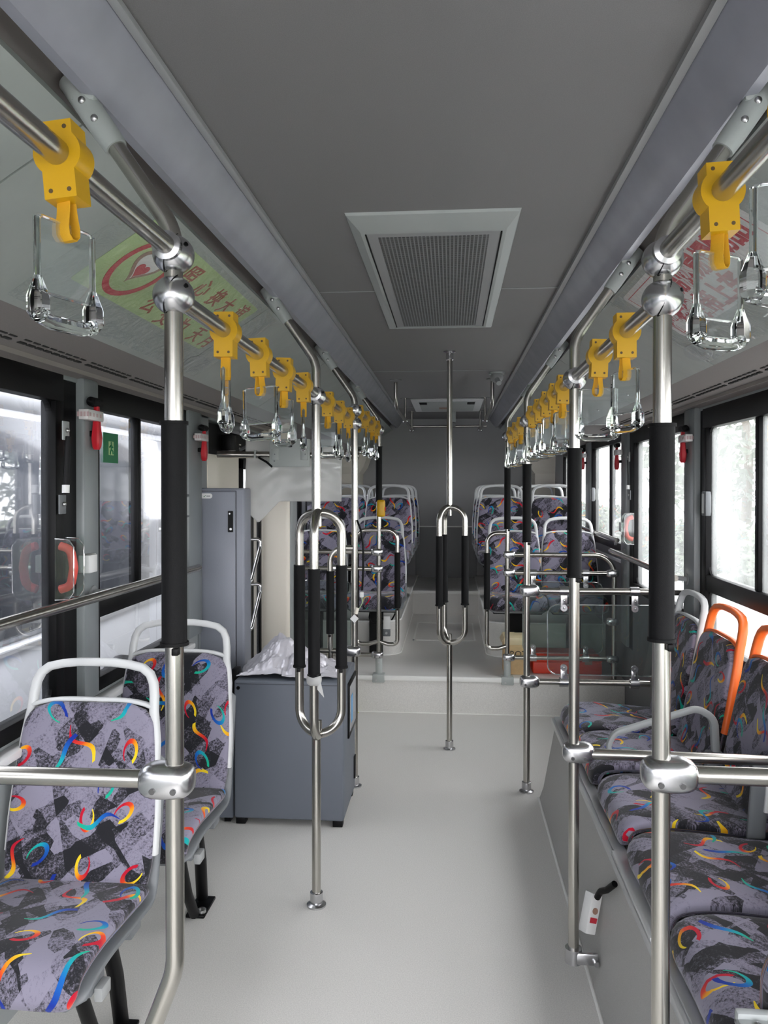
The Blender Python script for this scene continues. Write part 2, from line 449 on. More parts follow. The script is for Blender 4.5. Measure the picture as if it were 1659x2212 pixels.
def rr_poly(w, h, r, cx=0, cy_=0, seg=5):
    """rounded rectangle outline"""
    pts = []
    for qx, qy, a0 in ((1, 1, 0), (-1, 1, PI / 2), (-1, -1, PI), (1, -1, 1.5 * PI)):
        for k in range(seg + 1):
            a = a0 + PI / 2 * k / seg
            pts.append((cx + qx * (w / 2 - r) + r * math.cos(a), cy_ + qy * (h / 2 - r) + r * math.sin(a)))
    return pts

WX = 1.22      # inner face of the side walls
PX = 0.44      # line of the poles and handrails
CZ = 2.35      # ceiling
YB = 9.28      # back wall
YF = -1.9      # front of the modelled body

# ================================================================== SETTING
# floor: low front part, one step up, second step in front of the rear bench platform
struct(MB().box((-WX - .06, YF, -.06), (WX + .06, 5.39, 0)).build('floor', 'vinyl', smooth=False))
fl = struct(MB().box((-WX - .06, 5.39, -.06), (WX + .06, YB, .25)).build('floor', 'vinyl', smooth=False))
struct(MB().box((-.345, 8.05, .25), (.345, YB, .487)).build('floor', 'vinyl', smooth=False))
t1 = MB().box((-1.0, 5.376, .222), (WX, 5.40, .254), .004)
struct(t1.build('trim_1', 'bead'))
t2 = MB().box((-WX, 5.383, 0), (WX, 5.39, .004)); struct(t2.build('trim_2', 'bead', smooth=False))
t3 = MB().box((-.345, 8.035, .458), (.345, 8.062, .49), .004); struct(t3.build('trim_3', 'bead'))
# floor hatch outline in the rear aisle
h = MB()
for lo, hi in (((-.265, 6.67, .25), (.267, 6.69, .253)), ((-.265, 7.52, .25), (.267, 7.54, .253)), ((-.265, 6.67, .25), (-.25, 7.54, .253)), ((.252, 6.67, .25), (.267, 7.54, .253))):
    h.box(lo, hi)
struct(h.build('trim_4', 'bead', smooth=False))

# raised side platforms of the rear, rounded aisle corner
def side_platform(sg):
    xi = .335
    pts = [(sg * WX, YB), (sg * WX, 6.05)]
    r = .14
    for k in range(9):
        a = PI / 2 * k / 8
        pts.append((sg * (xi + r - r * math.sin(a)), 6.05 + r - r * math.cos(a)))
    pts.append((sg * xi, YB))
    root = sroot('floor_platform')
    MB().prism(pts, 'z', .25, .515).build('platform_body', 'vinyl', root)
    b = MB(); line = [(x, y, .254) for x, y in pts[1:]]
    b.tube([(p[0] + (-sg * .003), p[1] - .003, p[2]) for p in line], .006, 8); b.build('weld_bead', 'bead', root)
    c = MB(); c.tube([(p[0] - sg * .001, p[1] - .001, .512) for p in line], .008, 8); c.build('edge_bead', 'bead', root)
side_platform(-1); side_platform(1)

# wheel box that carries the long row of seats (right)
pod = sroot('floor_wheel_box')
prof = [(.494, 0), (.515, .06), (.575, .385), (.60, .40), (WX, .40), (WX, 0)]
MB().prism(prof, 'y', YF, 3.95).build('wheel_box_body', 'vinyl_dark', pod, ang=20)
MB().tube([(.492, YF, .003), (.492, 3.955, .003), (WX, 3.955, .003)], .006, 8).build('weld_bead', 'bead', pod)
mb = MB(); mb.box((.552, YF, .378), (.570, 3.955, .405), .003); mb.box((.565, YF, .395), (.605, 3.955, .412), .003)
mb.build('edge_profile', 'alu', pod)
mb = MB(); mb.box((.556, 2.02, .398), (.608, 2.5, .416), .003); mb.build('edge_cover', 'alu', pod)

# ceiling with seams, ducts, sloping panels, vent covers
struct(MB().box((-.53, YF, CZ), (.53, YB, CZ + .04)).build('ceiling', 'ceiling', smooth=False))
for i, y in enumerate((3.205, 5.43, 7.9)):
    struct(MB().box((-.5, y - .004, CZ - .0025), (.5, y + .004, CZ), .001).build('trim_%d' % (5 + i), 'alu_paint'))
def cove(sg):
    # long plastic-wrapped lamp duct
    pr = [(.497, CZ + .0), (.502, CZ - .012), (.515, CZ - .030), (.535, CZ - .060), (.556, CZ - .085), (.575, CZ - .104), (.60, CZ - .10), (.60, CZ + .02), (.497, CZ + .02)]
    cr = sroot('ceiling_duct')
    MB().prism([(sg * x, z) for x, z in pr], 'y', YF, YB).build('duct_cover', 'duct', cr, ang=30)
    MB().box((sg * .500, YF, CZ - .014), (sg * .482, YB, CZ - .001), .002).build('edge_profile', 'alu_paint', cr)
    if sg < 0:
        MB().box((-.5, 3.34, CZ - .001), (-.49, 3.35, CZ)).build('seam', 'bead', cr)
    # dark slot behind the duct
    struct(MB().prism([(sg * .585, CZ + .03), (sg * .585, CZ - .02), (sg * .70, CZ - .10), (sg * .72, CZ - .08), (sg * .72, CZ + .03)], 'y', YF, YB).build('ceiling_recess', 'recess', smooth=False))
    # sloping light panels with seams and film
    pn = sroot('ceiling_panel')
    a = (.63, 2.225); b = (1.0, 1.99)
    ys = [YF, .62, 1.42, 2.93, 4.25, 5.42, 6.9, YB]
    for y0, y1 in zip(ys, ys[1:]):
        MB().prism([(sg * a[0], a[1]), (sg * b[0], b[1]), (sg * (b[0] + .01), b[1] + .015), (sg * (a[0] + .01), a[1] + .02)], 'y', y0 + .003, y1 - .003).build('panel_board', 'film_panel', pn, smooth=False)
    d = Vector((b[0] - a[0], 0, b[1] - a[1])).normalized()
    nn = Vector((-d.z, 0, d.x)); nn = nn if nn.z < 0 else -nn
    for y in (.75, 1.55, 2.2, 2.85, 3.5, 4.1, 4.9, 5.7):
        p = Vector((b[0], y, b[1])) - d * .06
        q = p + nn * .006; p.x *= sg; q.x *= sg
        MB().cyl(p, q, .011, .008, 12).build('lock_screw', 'bolt', pn)
    # vent cover under the panel
    vc = sroot('ceiling_vent_cover')
    c0 = (1.0, 1.99); c1 = (WX + .01, 1.915)
    MB().prism([(sg * c0[0], c0[1]), (sg * 1.10, 1.948), (sg * 1.17, 1.932), (sg * c1[0], c1[1]), (sg * c1[0], c1[1] + .06), (sg * c0[0], c0[1] + .03)], 'y', YF, YB).build('cover_board', 'cover', vc, ang=12)
    g = MB()
    y = .9
    while y < 5.6:
        for w in (0, 1):
            x0 = 1.092 + w * .0155
            z0 = 1.99 - (x0 - 1.0) * .42 - .0015
            g.box((sg * x0 if sg > 0 else -x0 - .011, y, z0 - .0015), (sg * x0 + .011 if sg > 0 else -x0, y + .034, z0 + .006))
        y += .046 if int((y - .9) / .046) % 8 != 7 else .075
    g.build('vent_slots', 'grille_bg', vc, smooth=False)
    MB().box((sg * 1.158 - .002, YF, 1.921), (sg * 1.158 + .002, YB, 1.935)).build('cover_seam', 'recess', vc, smooth=False)
cove(-1); cove(1)

# back wall, dark low part with a light line on top
struct(MB().box((-WX - .06, YB, .2), (WX + .06, YB + .06, CZ + .05)).build('wall_back', 'backwall', smooth=False))
struct(MB().box((-.36, YB - .02, .487), (.36, YB, 1.08)).build('wall_back', 'backlow', smooth=False))
struct(MB().box((-.40, YB - .024, 1.08), (.40, YB, 1.092)).build('trim_8', 'bead', smooth=False))
for i, sg in enumerate((-1, 1)):   # cream corner ducts against the back wall
    pr = [(sg * WX, 8.95), (sg * 1.0, 8.98), (sg * .98, YB), (sg * WX, YB)]
    struct(MB().faces([[(x, y, 1.3) for x, y in pr], [(x, y, 1.70) for x, y in pr], [(x - sg * .06 if abs(x) < 1.1 else x, y - .02, 1.78) for x, y in pr], [(x - sg * .12 if abs(x) < 1.1 else x, y - .04, 1.95) for x, y in pr]]).build('trim_%d' % (9 + i), 'beige', smooth=False))

# side walls: low wall, header, pillars; windows sit in the gaps
def wallbox(name, sg, y0, y1, z0, z1, m, xin=0.0, th=.06, parent=None, bev=0):
    lo = (min(sg * (WX + xin), sg * (WX + th)), y0, z0); hi = (max(sg * (WX + xin), sg * (WX + th)), y1, z1)
    o = MB().box(lo, hi, bev).build(name, m, parent, smooth=bool(bev))
    if parent is None: struct(o)
    return o
WN = [0]
def window(sg, y0, y1, z0, z1, div=(), mid=None, gm='glass', fr=.055):
    WN[0] += 1
    root = sroot('window_%d' % WN[0])
    def bx(a, b, c, d, m='black', x0=-.006, x1=.045, nm='frame', bev=.004):
        return MB().box((min(sg * (WX + x0), sg * (WX + x1)), a, c), (max(sg * (WX + x0), sg * (WX + x1)), b, d), bev).build(nm, m, root)
    m = MB()
    fx = lambda a, b, c, d: m.box((min(sg * (WX - .006), sg * (WX + .045)), a, c), (max(sg * (WX - .006), sg * (WX + .045)), b, d), .003)
    fx(y0 - fr, y1 + fr, z1, z1 + .09); fx(y0 - fr, y1 + fr, z0 - .05, z0)
    fx(y0 - fr, y0, z0, z1); fx(y1, y1 + fr, z0, z1)
    m.build('frame', 'black', root)
    for d in div: bx(d - .018, d + .018, (mid[1] if mid else z0), z1, x0=.004, nm='mullion')
    if mid: bx(y0, y1, mid[0], mid[1], x0=-.004, nm='rail')
    zz = [z0] + (list(mid) if mid else []) + [z1]
    spans = [(zz[0], zz[1])] if not mid else [(zz[0], zz[1]), (zz[2], zz[3])]
    for a, b in spans:
        cuts = [y0] + (list(div) if a == spans[-1][0] else []) + [y1]
        for p, q in zip(cuts, cuts[1:]):
            bx(p, q, a, b, gm, x0=.020, x1=.026, nm='pane', bev=0)
    # rounded glass corners
    c = MB(); r = .035
    for a, b in spans:
        for yy, sy in ((y0, 1), (y1, -1)):
            for z, sz in ((a, 1), (b, -1)):
                pts = [(yy, z), (yy + sy * r, z)] + [(yy + sy * (r - r * math.sin(t * PI / 12)), z + sz * (r - r * math.cos(t * PI / 12))) for t in range(1, 6)] + [(yy, z + sz * r)]
                c.prism(pts, 'x', sg * (WX + .010), sg * (WX + .030))
    c.build('corner', 'black', root, smooth=False)
    return root
LZ = .86
# left side (boarding side)
wallbox('wall_left', -1, YF, 3.90, 0, LZ - .05, 'wall')
wallbox('wall_left', -1, YF, YB, 1.92, 2.0, 'black')
window(-1, -1.6, .95, LZ, 1.83, gm='glass_dirty')
wallbox('wall_left', -1, 1.005, 1.145, LZ - .05, 1.92, 'pillar')
window(-1, 1.20, 2.44, LZ, 1.83, gm='glass_dirty')
wallbox('wall_left', -1, 2.495, 2.60, LZ - .05, 1.92, 'black')
wallbox('wall_left', -1, 2.59, 2.705, LZ - .05, 1.925, 'pillar', xin=-.03, bev=.012)
window(-1, 2.76, 3.645, LZ, 1.83, div=(3.15,), mid=(1.075, 1.15), gm='glass_dirty')
wallbox('wall_left', -1, 3.70, 3.90, LZ - .05, 1.925, 'pillar', xin=-.02, bev=.012)
struct(MB().box((-WX, YF, .775), (-WX + .05, 3.70, .80), .006).build('trim_11', 'white'))
# middle doorway: cream side panel, dark machinery box above, black door leaves with bright pull bars
wallbox('wall_left', -1, 3.90, 5.42, 1.985, 2.05, 'black')
wallbox('wall_left', -1, 4.02, 4.62, 0, 1.725, 'beige', xin=-.01)
wallbox('wall_left', -1, 3.88, 4.05, 0, 1.95, 'pillar', xin=-.005)
wallbox('wall_left', -1, 5.16, 5.42, 0, 1.725, 'black', xin=.02)
dr = sroot('door_1')
for a, b in ((4.66, 4.90), (4.91, 5.15)):
    m = MB()
    for lo, hi in (((a, .02), (a + .035, 1.72)), ((b - .035, .02), (b, 1.72)), ((a, .02), (b, .10)), ((a, 1.66), (b, 1.72))): m.box((-WX - .01, lo[0], lo[1]), (-WX + .02, hi[0], hi[1]), .003)
    m.build('leaf_frame', 'black', dr)
    MB().box((-WX + .001, a + .035, .10), (-WX + .007, b - .035, 1.66)).build('pane', 'glass_dirty', dr, smooth=False)
for z0, z1 in ((.985, 1.225), (.70, .945)):
    MB().tube(rounded([(-WX + .02, 4.80, z1), (-WX + .09, 4.82, z1), (-WX + .09, 4.82, z1 - .05), (-WX + .09, 4.60, z0), (-WX + .02, 4.59, z0)], .02), .011).build('pull_bar', 'chrome', dr)
wallbox('wall_left', -1, 4.05, 5.42, 1.725, 1.985, 'black_matte', xin=.05, th=.10)
col = sroot('wall_left_column')
MB().box((-WX, 5.17, 0), (-1.015, 5.385, 1.99), .03, 4).build('column_box', 'beige', col)
MB().box((-1.02, 5.19, 0), (-1.008, 5.386, 1.99), .002).build('column_edge', 'plastic_grey', col)
# rear left
wallbox('wall_left', -1, 5.42, YB, .2, 1.10, 'wall_dark')
wallbox('wall_left', -1, 5.38, 5.46, .2, 1.925, 'pillar', bev=.01)
window(-1, 5.52, 6.60, 1.16, 1.86, div=(5.95,), gm='glass_dirty')
wallbox('wall_left', -1, 6.655, 6.85, 1.10, 1.925, 'pillar')
window(-1, 6.905, 8.30, 1.16, 1.86, div=(7.6,), gm='glass_dirty')
wallbox('wall_left', -1, 8.355, YB, 1.10, 1.925, 'backwall')
# right side
wallbox('wall_right', 1, YF, 3.80, 0, LZ - .05, 'wall')
wallbox('wall_right', 1, YF, YB, 1.92, 2.0, 'black')
window(1, -1.6, 1.75, LZ, 1.82, mid=(1.075, 1.15))
wallbox('wall_right', 1, 1.805, 1.945, LZ - .05, 1.92, 'pillar')
window(1, 2.0, 3.70, LZ, 1.82, div=(3.13,), mid=(1.075, 1.15))
wallbox('wall_right', 1, 3.755, 3.80, LZ - .05, 1.92, 'black')
wallbox('wall_right', 1, 3.80, 3.965, .4, 1.925, 'pillar', xin=-.03, bev=.012)
wallbox('wall_right', 1, 3.80, 5.45, .0, .89, 'wall_dark')
window(1, 4.02, 5.11, .94, 1.83)
wallbox('wall_right', 1, 5.165, 5.27, .5, 1.92, 'black')
wallbox('wall_right', 1, 5.26, 5.44, .5, 1.925, 'pillar', xin=-.02, bev=.012)
wallbox('wall_right', 1, 5.44, YB, .2, 1.11, 'wall_dark')
window(1, 5.49, 6.58, 1.16, 1.86, div=(5.93,))
wallbox('wall_right', 1, 6.635, 6.845, 1.11, 1.925, 'pillar', xin=-.02, bev=.012)
window(1, 6.90, 8.25, 1.16, 1.86, div=(7.55,))
wallbox('wall_right', 1, 8.305, YB, 1.11, 1.925, 'backwall')
struct(MB().box((WX - .012, 5.46, 1.03), (WX, 7.2, 1.055), .003).build('trim_12', 'alu'))
# white joint slabs that close the corners between the vent covers and the walls
for i, sg in enumerate((-1, 1)):
    lo = (min(sg * (WX - .005), sg * (WX + .06)), YF, 1.905); hi = (max(sg * (WX - .005), sg * (WX + .06)), YB, 1.93)
    struct(MB().box(lo, hi, .004).build('trim_%d' % (13 + i), 'pillar'))
    # roof slab over the coves so that daylight only comes through the windows
    struct(MB().prism([(sg * .53, CZ + .04), (sg * .80, CZ + .0), (sg * (WX + .06), 2.0), (sg * (WX + .12), 2.0), (sg * .80, CZ + .10), (sg * .53, CZ + .10)], 'y', YF, YB).build('ceiling_roof', 'recess', smooth=False))

struct(MB().box((-WX - .06, YF - .05, 0), (WX + .06, YF, .45)).build('wall_front', 'wall_dark', smooth=False))
struct(MB().box((-WX - .06, YF - .05, 2.08), (WX + .06, YF, CZ + .10)).build('wall_front', 'wall_dark', smooth=False))
# ------------------------------------------------------------------ outside
struct(MB().box((-30, -25, -.5), (30, 45, -.42)).build('ground', 'asphalt', smooth=False))
struct(MB().box((1.6, -20, -.42), (4.0, 40, -.33)).build('pavement', 'concrete', smooth=False))
struct(MB().box((4.0, -20, -.42), (30, 40, -.30)).build('lawn', 'grass', smooth=False))
bus = thing('bus', 'white bus with dark side windows parked alongside outside the boarding side', 'bus', (-3.0, 4, -.42))
b = MB()
b.box((-4.4, -3, -.1), (-2.1, 7.5, .76), .05); b.box((-4.4, -3, 1.93), (-2.1, 7.5, 2.75), .10, 4); b.box((-4.4, -3, .7), (-2.16, 7.5, 1.98))
b.build('body', 'bus_white', bus)
ys = [-2.8 + 1.45 * k for k in range(12)]
for y in ys:
    if y + 1.38 < 7.5: MB().box((-2.155, y, .79), (-2.13, y + 1.38, 1.90), .02).build('side_window', 'bus_glass', bus)
for y in (-1.2, 4.9):
    MB().cyl((-2.25, y, .02), (-2.07, y, .02), .44, seg=32).build('wheel', 'rubber', bus)
MB().box((-2.105, -2.9, .73), (-2.085, 7.4, .75)).build('side_strip', 'alu', bus)
def leaf_cloud(mb, c, rad, n, size):
    bm = mb.bm
    for _ in range(n):
        while True:
            v = Vector((random.uniform(-1, 1), random.uniform(-1, 1), random.uniform(-1, 1)))
            if .35 < v.length < 1: break
        p = Vector(c) + Vector((v.x * rad[0], v.y * rad[1], v.z * rad[2]))
        u = Vector((random.gauss(0, 1), random.gauss(0, 1), random.gauss(0, 1))).normalized()
        w = u.orthogonal().normalized(); s = size * random.uniform(.6, 1.4)
        bm.faces.new([bm.verts.new(p + u * s * a + w * s * .55 * b_) for a, b_ in ((-1, 0), (0, -1), (1, 0), (0, 1))])
def tree(x, y, hgt, rad, n, label, seed):
    random.seed(seed)
    t = thing('tree', label, 'tree', (x, y, -.3), 'trees beyond the windows of the seat-row side')
    MB().tube([(x, y, -.3), (x + .1, y, hgt * .45), (x, y + .1, hgt * .8)], lambda q: .12 * (1 - .6 * q), 10).build('trunk', 'bark', t)
    m = MB(); leaf_cloud(m, (x, y, hgt * .62), (rad, rad, hgt * .42), n, .11); m.build('crown', 'leaf', t, smooth=False)
tree(6.2, 6.6, 3.6, 1.9, 2400, 'tall pale tree seen through the middle of the tall undivided window', 11)
tree(6.8, 10.8, 4.4, 2.3, 2600, 'leafy tree seen through the window beyond the red lever', 12)
tree(5.6, 15.5, 4.6, 2.4, 2600, 'leafy tree seen through the rearmost side windows', 13)
random.seed(5)
struct(MB().box((3.0, -2, -.42), (3.9, 24, .30), .02).build('wall_planter', 'bus_white'))
hd = MB()
for k in range(46):
    y = .3 + k * .5
    leaf_cloud(hd, (3.45 + .10 * math.sin(k * 1.7), y, .66 + .07 * math.sin(k * 2.3)), (.42, .45, .50), 260, .06)
o = tag(hd.build('hedge', 'leaf', smooth=False), 'clipped green hedge outside the wide divided window', 'hedge'); o['kind'] = 'stuff'

# ================================================================== SEATS
def path_pts(ctrl, n):
    """resample a 2-D polyline smoothly (Catmull-Rom), n points"""
    P = [Vector(c) for c in ctrl]; P = [P[0] * 2 - P[1]] + P + [P[-1] * 2 - P[-2]]
    out = []
    for i in range(1, len(P) - 2):
        for k in range(12):
            t = k / 12
            a, b, c, d = P[i - 1], P[i], P[i + 1], P[i + 2]
            out.append(.5 * ((2 * b) + (c - a) * t + (2 * a - 5 * b + 4 * c - d) * t * t + (3 * b - a - 3 * c + d) * t ** 3))
    out.append(P[-2])
    L = [0]
    for a, b in zip(out, out[1:]): L.append(L[-1] + (b - a).length)
    res = []; j = 0
    for k in range(n):
        s = L[-1] * k / (n - 1)
        while j < len(L) - 2 and L[j + 1] < s: j += 1
        f = (s - L[j]) / max(1e-9, L[j + 1] - L[j])
        res.append((out[j].lerp(out[j + 1], f), s))
    return res, L[-1]
def pad(ctrl, width, t, rc=(.05, .05), off=0.0, dish=0.0, n=30, seg=44, uoff=0.0):
    """upholstered pad: rounded slab following a side profile; ctrl holds (y, z) points, the upholstered face on the left of the path"""
    pts, L = path_pts(ctrl, n)
    bm = bmesh.new(); uvl = bm.loops.layers.uv.new('UVMap'); rings = []
    uvs = {}
    for i, (p, s) in enumerate(pts):
        a = pts[max(i - 1, 0)][0]; b = pts[min(i + 1, n - 1)][0]
        tg = (b - a).normalized(); nr = Vector((-tg.y, tg.x))
        hw = width(s / L) / 2 if callable(width) else width / 2
        for r, d in ((rc[0], s), (rc[1], L - s)):
            if r and d < r: hw -= r - math.sqrt(max(0, r * r - (r - d) ** 2))
        q = 1.0
        for d in (s, L - s):
            if d < t * .5: q = min(q, math.sqrt(max(.02, 1 - (1 - d / (t * .5)) ** 2)))
        ring = []
        for k in range(seg):
            an = 2 * PI * k / seg
            ca, sa = math.cos(an), math.sin(an)
            x = hw * math.copysign(abs(ca) ** .42, ca)
            dd = t / 2 * q * math.copysign(abs(sa) ** .55, sa)
            if sa > 0: dd += dish * ((x / max(hw, .01)) ** 2 - .35) * sa ** .5
            y, z = p + nr * (dd + off)
            v = bm.verts.new((x, y, z)); ring.append(v)
            uvs[v] = (x * (1 + .0) + uoff, s + (0 if sa >= 0 else .9))
        rings.append(ring)
    for i in range(n - 1):
        for k in range(seg):
            j = (k + 1) % seg
            f = bm.faces.new((rings[i][k], rings[i][j], rings[i + 1][j], rings[i + 1][k]))
    bm.faces.new(list(reversed(rings[0]))); bm.faces.new(rings[-1])
    for f in bm.faces:
        for l in f.loops: l[uvl].uv = uvs[l.vert]
    m = MB(); m.bm.free(); m.bm = bm
    return m
# side profiles, the seat faces -y, junction of cushion and back at y = 0
BACK = [(-.012, .435), (.012, .52), (.040, .66), (.066, .80), (.092, .925)]
CUSH = [(-.418, .375), (-.425, .415), (-.395, .447), (-.30, .456), (-.16, .447), (-.03, .438), (.0, .45)]
def back_w(q): return .425 - .055 * max(0, (q - .35) / .65) ** 1.5 - .02 * max(0, (.15 - q) / .15)
def cush_w(q): return .425 - .012 * max(0, (.2 - q) / .2)
def seat_meshes(orange):
    """list of (name, material, MB, children)"""
    bk = list(reversed(BACK))                                        # from the top down, so the left of the path is the front
    def bw(q): return back_w(1 - q)
    # left side of the path must be the front (-y): going up in z, the left of the tangent (0,1) is (-1,0)
    out = []
    out.append(('backrest', 'fabric', pad(BACK, back_w, .042, rc=(.02, .07), dish=.010)))
    out.append(('cushion', 'fabric', pad(CUSH, cush_w, .050, rc=(.045, .02), dish=.008, uoff=1.37)))
    sh = pad([(-.405, .36), (-.38, .40), (-.28, .415), (-.1, .405), (.0, .405), (.030, .45), (.048, .53), (.072, .66), (.095, .79)], lambda q: .445, .026, rc=(.05, .03), n=34, dish=.0)
    out.append(('shell', 'shell', sh))
    # grab handle: rim up both sides, arch over the top, thin bar under the opening
    m = MB()
    zf = lambda z: .012 + (z - .52) * .200 + .012
    side = []
    z0 = .60 if orange else .52
    for k in range(10):
        z = z0 + (.90 - z0) * k / 9; side.append((.214 - .030 * max(0, (z - .6) / .3) ** 1.6, zf(z), z))
    arch = [(.182, zf(.945), .945), (.177, zf(.978), .978), (.165, zf(1.003), 1.003), (.142, zf(1.020), 1.020), (.10, zf(1.029), 1.029), (.05, zf(1.034), 1.034)]
    half = side + arch
    pts = [(-x, y, z) for x, y, z in half] + [(x, y, z) for x, y, z in reversed(half)]
    # w across the arch plane, t along its normal
    wfun = (lambda q: .030 if q < .28 or q > .72 else .026) if orange else (lambda q: .016 if q < .2 or q > .8 else .025)
    m.band(pts, (0, -1, .2), wfun, .034 if orange else .030)
    m.band([(x, zf(.912 + .018 * (1 - (x / .18) ** 4)), .912 + .018 * (1 - (x / .18) ** 4)) for x in [-.18 + .36 * k / 14 for k in range(15)]], (0, -1, .2), .014, .030)
    out.append(('grab_handle', 'orange' if orange else 'handle_grey', m))
    return out
def seat(label, mount, orange=False, group=None):
    root = thing('bus_chair', label, 'seat', group=group)
    for nm, mt, mb in seat_meshes(orange):
        o = mb.build(nm, mt, root, ang=50)
    if mount == 'leg':
        b = MB(); b.box((-.19, -.32, .335), (.19, -.24, .375), .006); b.box((-.19, -.08, .335), (.19, -.01, .39), .006)
        b.build('seat_bracket', 'shell', root)
        c = MB(); c.box((.19, -.305, .318), (.212, -.255, .352), .004); c.build('end_cap', 'alu_paint', root)
        l = MB(); l.tube([(.13, -.10, .36), (.12, -.02, .20), (.10, .06, .02)], .022, 10); l.tube([(.13, -.28, .36), (.12, -.16, .14), (.11, -.06, .02)], .018, 10)
        l.box((.075, -.055, 0), (.145, .085, .012), .004); l.build('leg', 'black', root)
        MB().lathe([(.016, 0), (.016, .010), (.006, .016)], (.128, -.03, .012), 10).build('foot_bolt', 'bolt', root)
    elif mount == 'pedestal':
        b = MB(); b.box((-.18, -.36, .345), (.18, -.02, .385), .008); b.build('seat_bracket', 'black_matte', root)
        l = MB(); l.box((-.05, -.22, .0), (.05, -.10, .36), .01); l.build('leg', 'black_matte', root)
    else:
        b = MB(); b.box((-.21, -.38, .335), (.21, -.0, .375), .008); b.build('seat_bracket', 'shell', root)
    return root
def place(o, x, y, z=0, rz=0):
    o.location = (x, y, z); o.rotation_euler = (0, 0, rz); return o
# two single seats by the boarding side, facing the camera
s1 = place(seat('single seat in patterned plush nearest the camera beside the tall clear side window', 'leg'), -.985, 2.11)
s2 = copy_tree(s1); place(s2, -.970, 2.80)
s2['label'] = 'single seat in patterned plush just in front of the grey equipment cabinet'
# long row on the wheel box, facing the aisle
ROW = 'row of seats on the wheel box facing the aisle'
rowl = ['grey-handled seat at the rear end of the row on the wheel box',
        'orange-handled seat next to the grey-handled one on the wheel box',
        'orange-handled seat third from the rear end of the wheel box row',
        'seat on the wheel box just behind the first chrome-clamped pole',
        'seat on the wheel box beside the upright folded pad']
rg = seat(rowl[0], 'box', group=ROW); place(rg, 1.035, 3.69, .03, -PI / 2)
ro = seat(rowl[1], 'box', orange=True, group=ROW); place(ro, 1.035, 3.236, .03, -PI / 2)
for lab, y in zip(rowl[2:], (2.727, 2.243, 1.775)):
    c = copy_tree(ro); place(c, 1.035, y, .03, -PI / 2); c['label'] = lab
# rear rows facing the camera
rear = seat('rear seat', 'pedestal')
rows = [(6.19, .27, ((-.985, 'outer seat of the first rear row, cream column side'), (-.515, 'aisle seat of the first rear row behind the stop button pole'),
                    (.545, 'aisle seat of the first rear row behind the carton'), (.975, 'window seat of the first rear row behind the clear barrier panels'))),
        (7.00, .53, ((-.985, 'outer seat of the second rear row behind the hanging white sheet'), (-.505, 'aisle seat of the second rear row, cable side'),
                     (.505, 'aisle seat of the second rear row above the carton'), (.965, 'window seat of the second rear row by the long dark sill'))),
        (7.75, .53, ((-.985, 'outer seat of the third rear row, cable side'), (-.505, 'aisle seat of the third rear row, cable side'),
                     (.505, 'aisle seat of the third rear row, carton side'), (.965, 'window seat of the third rear row, carton side'))),
        (8.50, .53, ((-.985, 'outer seat of the last row by the cream corner duct, cable side'), (-.505, 'aisle seat of the last row, cable side'),
                     (.505, 'aisle seat of the last row, carton side'), (.965, 'window seat of the last row by the cream corner duct, carton side')))]
first = True
for y, z, cols in rows:
    for x, lab in cols:
        o = rear if first else copy_tree(rear)
        first = False
        place(o, x, y, z); o['label'] = 'patterned plush ' + lab
        o['group'] = 'seats of the raised rear'
# armrests in the long row
def armrest(y, lab):
    t = thing('armrest', lab, 'armrest', (1.0, y, .43))
    pts = rounded([(1.03, y, .50), (1.02, y, .70), (.96, y, .735), (.66, y, .635), (.63, y, .565), (.72, y, .55)], .05, 8)
    m = MB(); m.band(pts, (0, 1, 0), lambda q: .030 - .014 * q, .030); m.build('arm_loop', 'plastic_grey', t)
    m = MB(); m.box((.99, y - .018, .43), (1.05, y + .018, .58), .008); m.build('mount', 'shell', t)
armrest(2.981, 'grey looped plastic armrest between two orange-handled seats of the long row')
dv = thing('seat_divider', 'dark plastic divider frame with a pale edge between two cushions of the long row', 'divider', (.85, 2.49, .43))
m = MB(); m.band(rounded([(.66, 2.488, .425), (.98, 2.488, .425), (1.005, 2.488, .72)], .06, 6), (0, 1, 0), lambda q: .036 + .020 * q, .022); m.build('divider_frame', 'shell', dv)
m = MB(); m.band([(1.012, 2.475, .56), (1.020, 2.475, .66), (1.024, 2.475, .70)], (0, -1, 0), .016, .012); m.build('divider_edge', 'handle_grey', dv)
# upright folded pad with its grey hinge plate, next to the camera
fp = thing('folded_seat', 'upright patterned pad with a grey hinge plate at the near end of the row', 'seat', (.80, 1.50, .40))
pd = pad([(0, .0), (0, .16), (.0, .33)], .36, .085, rc=(.12, .12), n=24)
pd.bm.transform(Matrix.Translation((.81, 1.50, .41)))
pd.build('pad', 'fabric', fp, ang=50)
m = MB(); m.box((.570, 1.36, .575), (.74, 1.475, .592), .006); m.box((.570, 1.36, .41), (.588, 1.475, .59), .006); m.box((.570, 1.458, .57), (.74, 1.478, .602), .006); m.build('hinge_plate', 'plastic_grey', fp)
m = MB(); m.box((.635, 1.37, .588), (.74, 1.425, .594), .002); m.build('hinge_recess', 'shell', fp)
for x, y in ((.60, 1.445), (.68, 1.445), (.605, 1.39)):
    MB().lathe([(.006, 0), (.006, .003), (.002, .005)], (x, y, .592), 12).build('screw', 'bolt', fp)

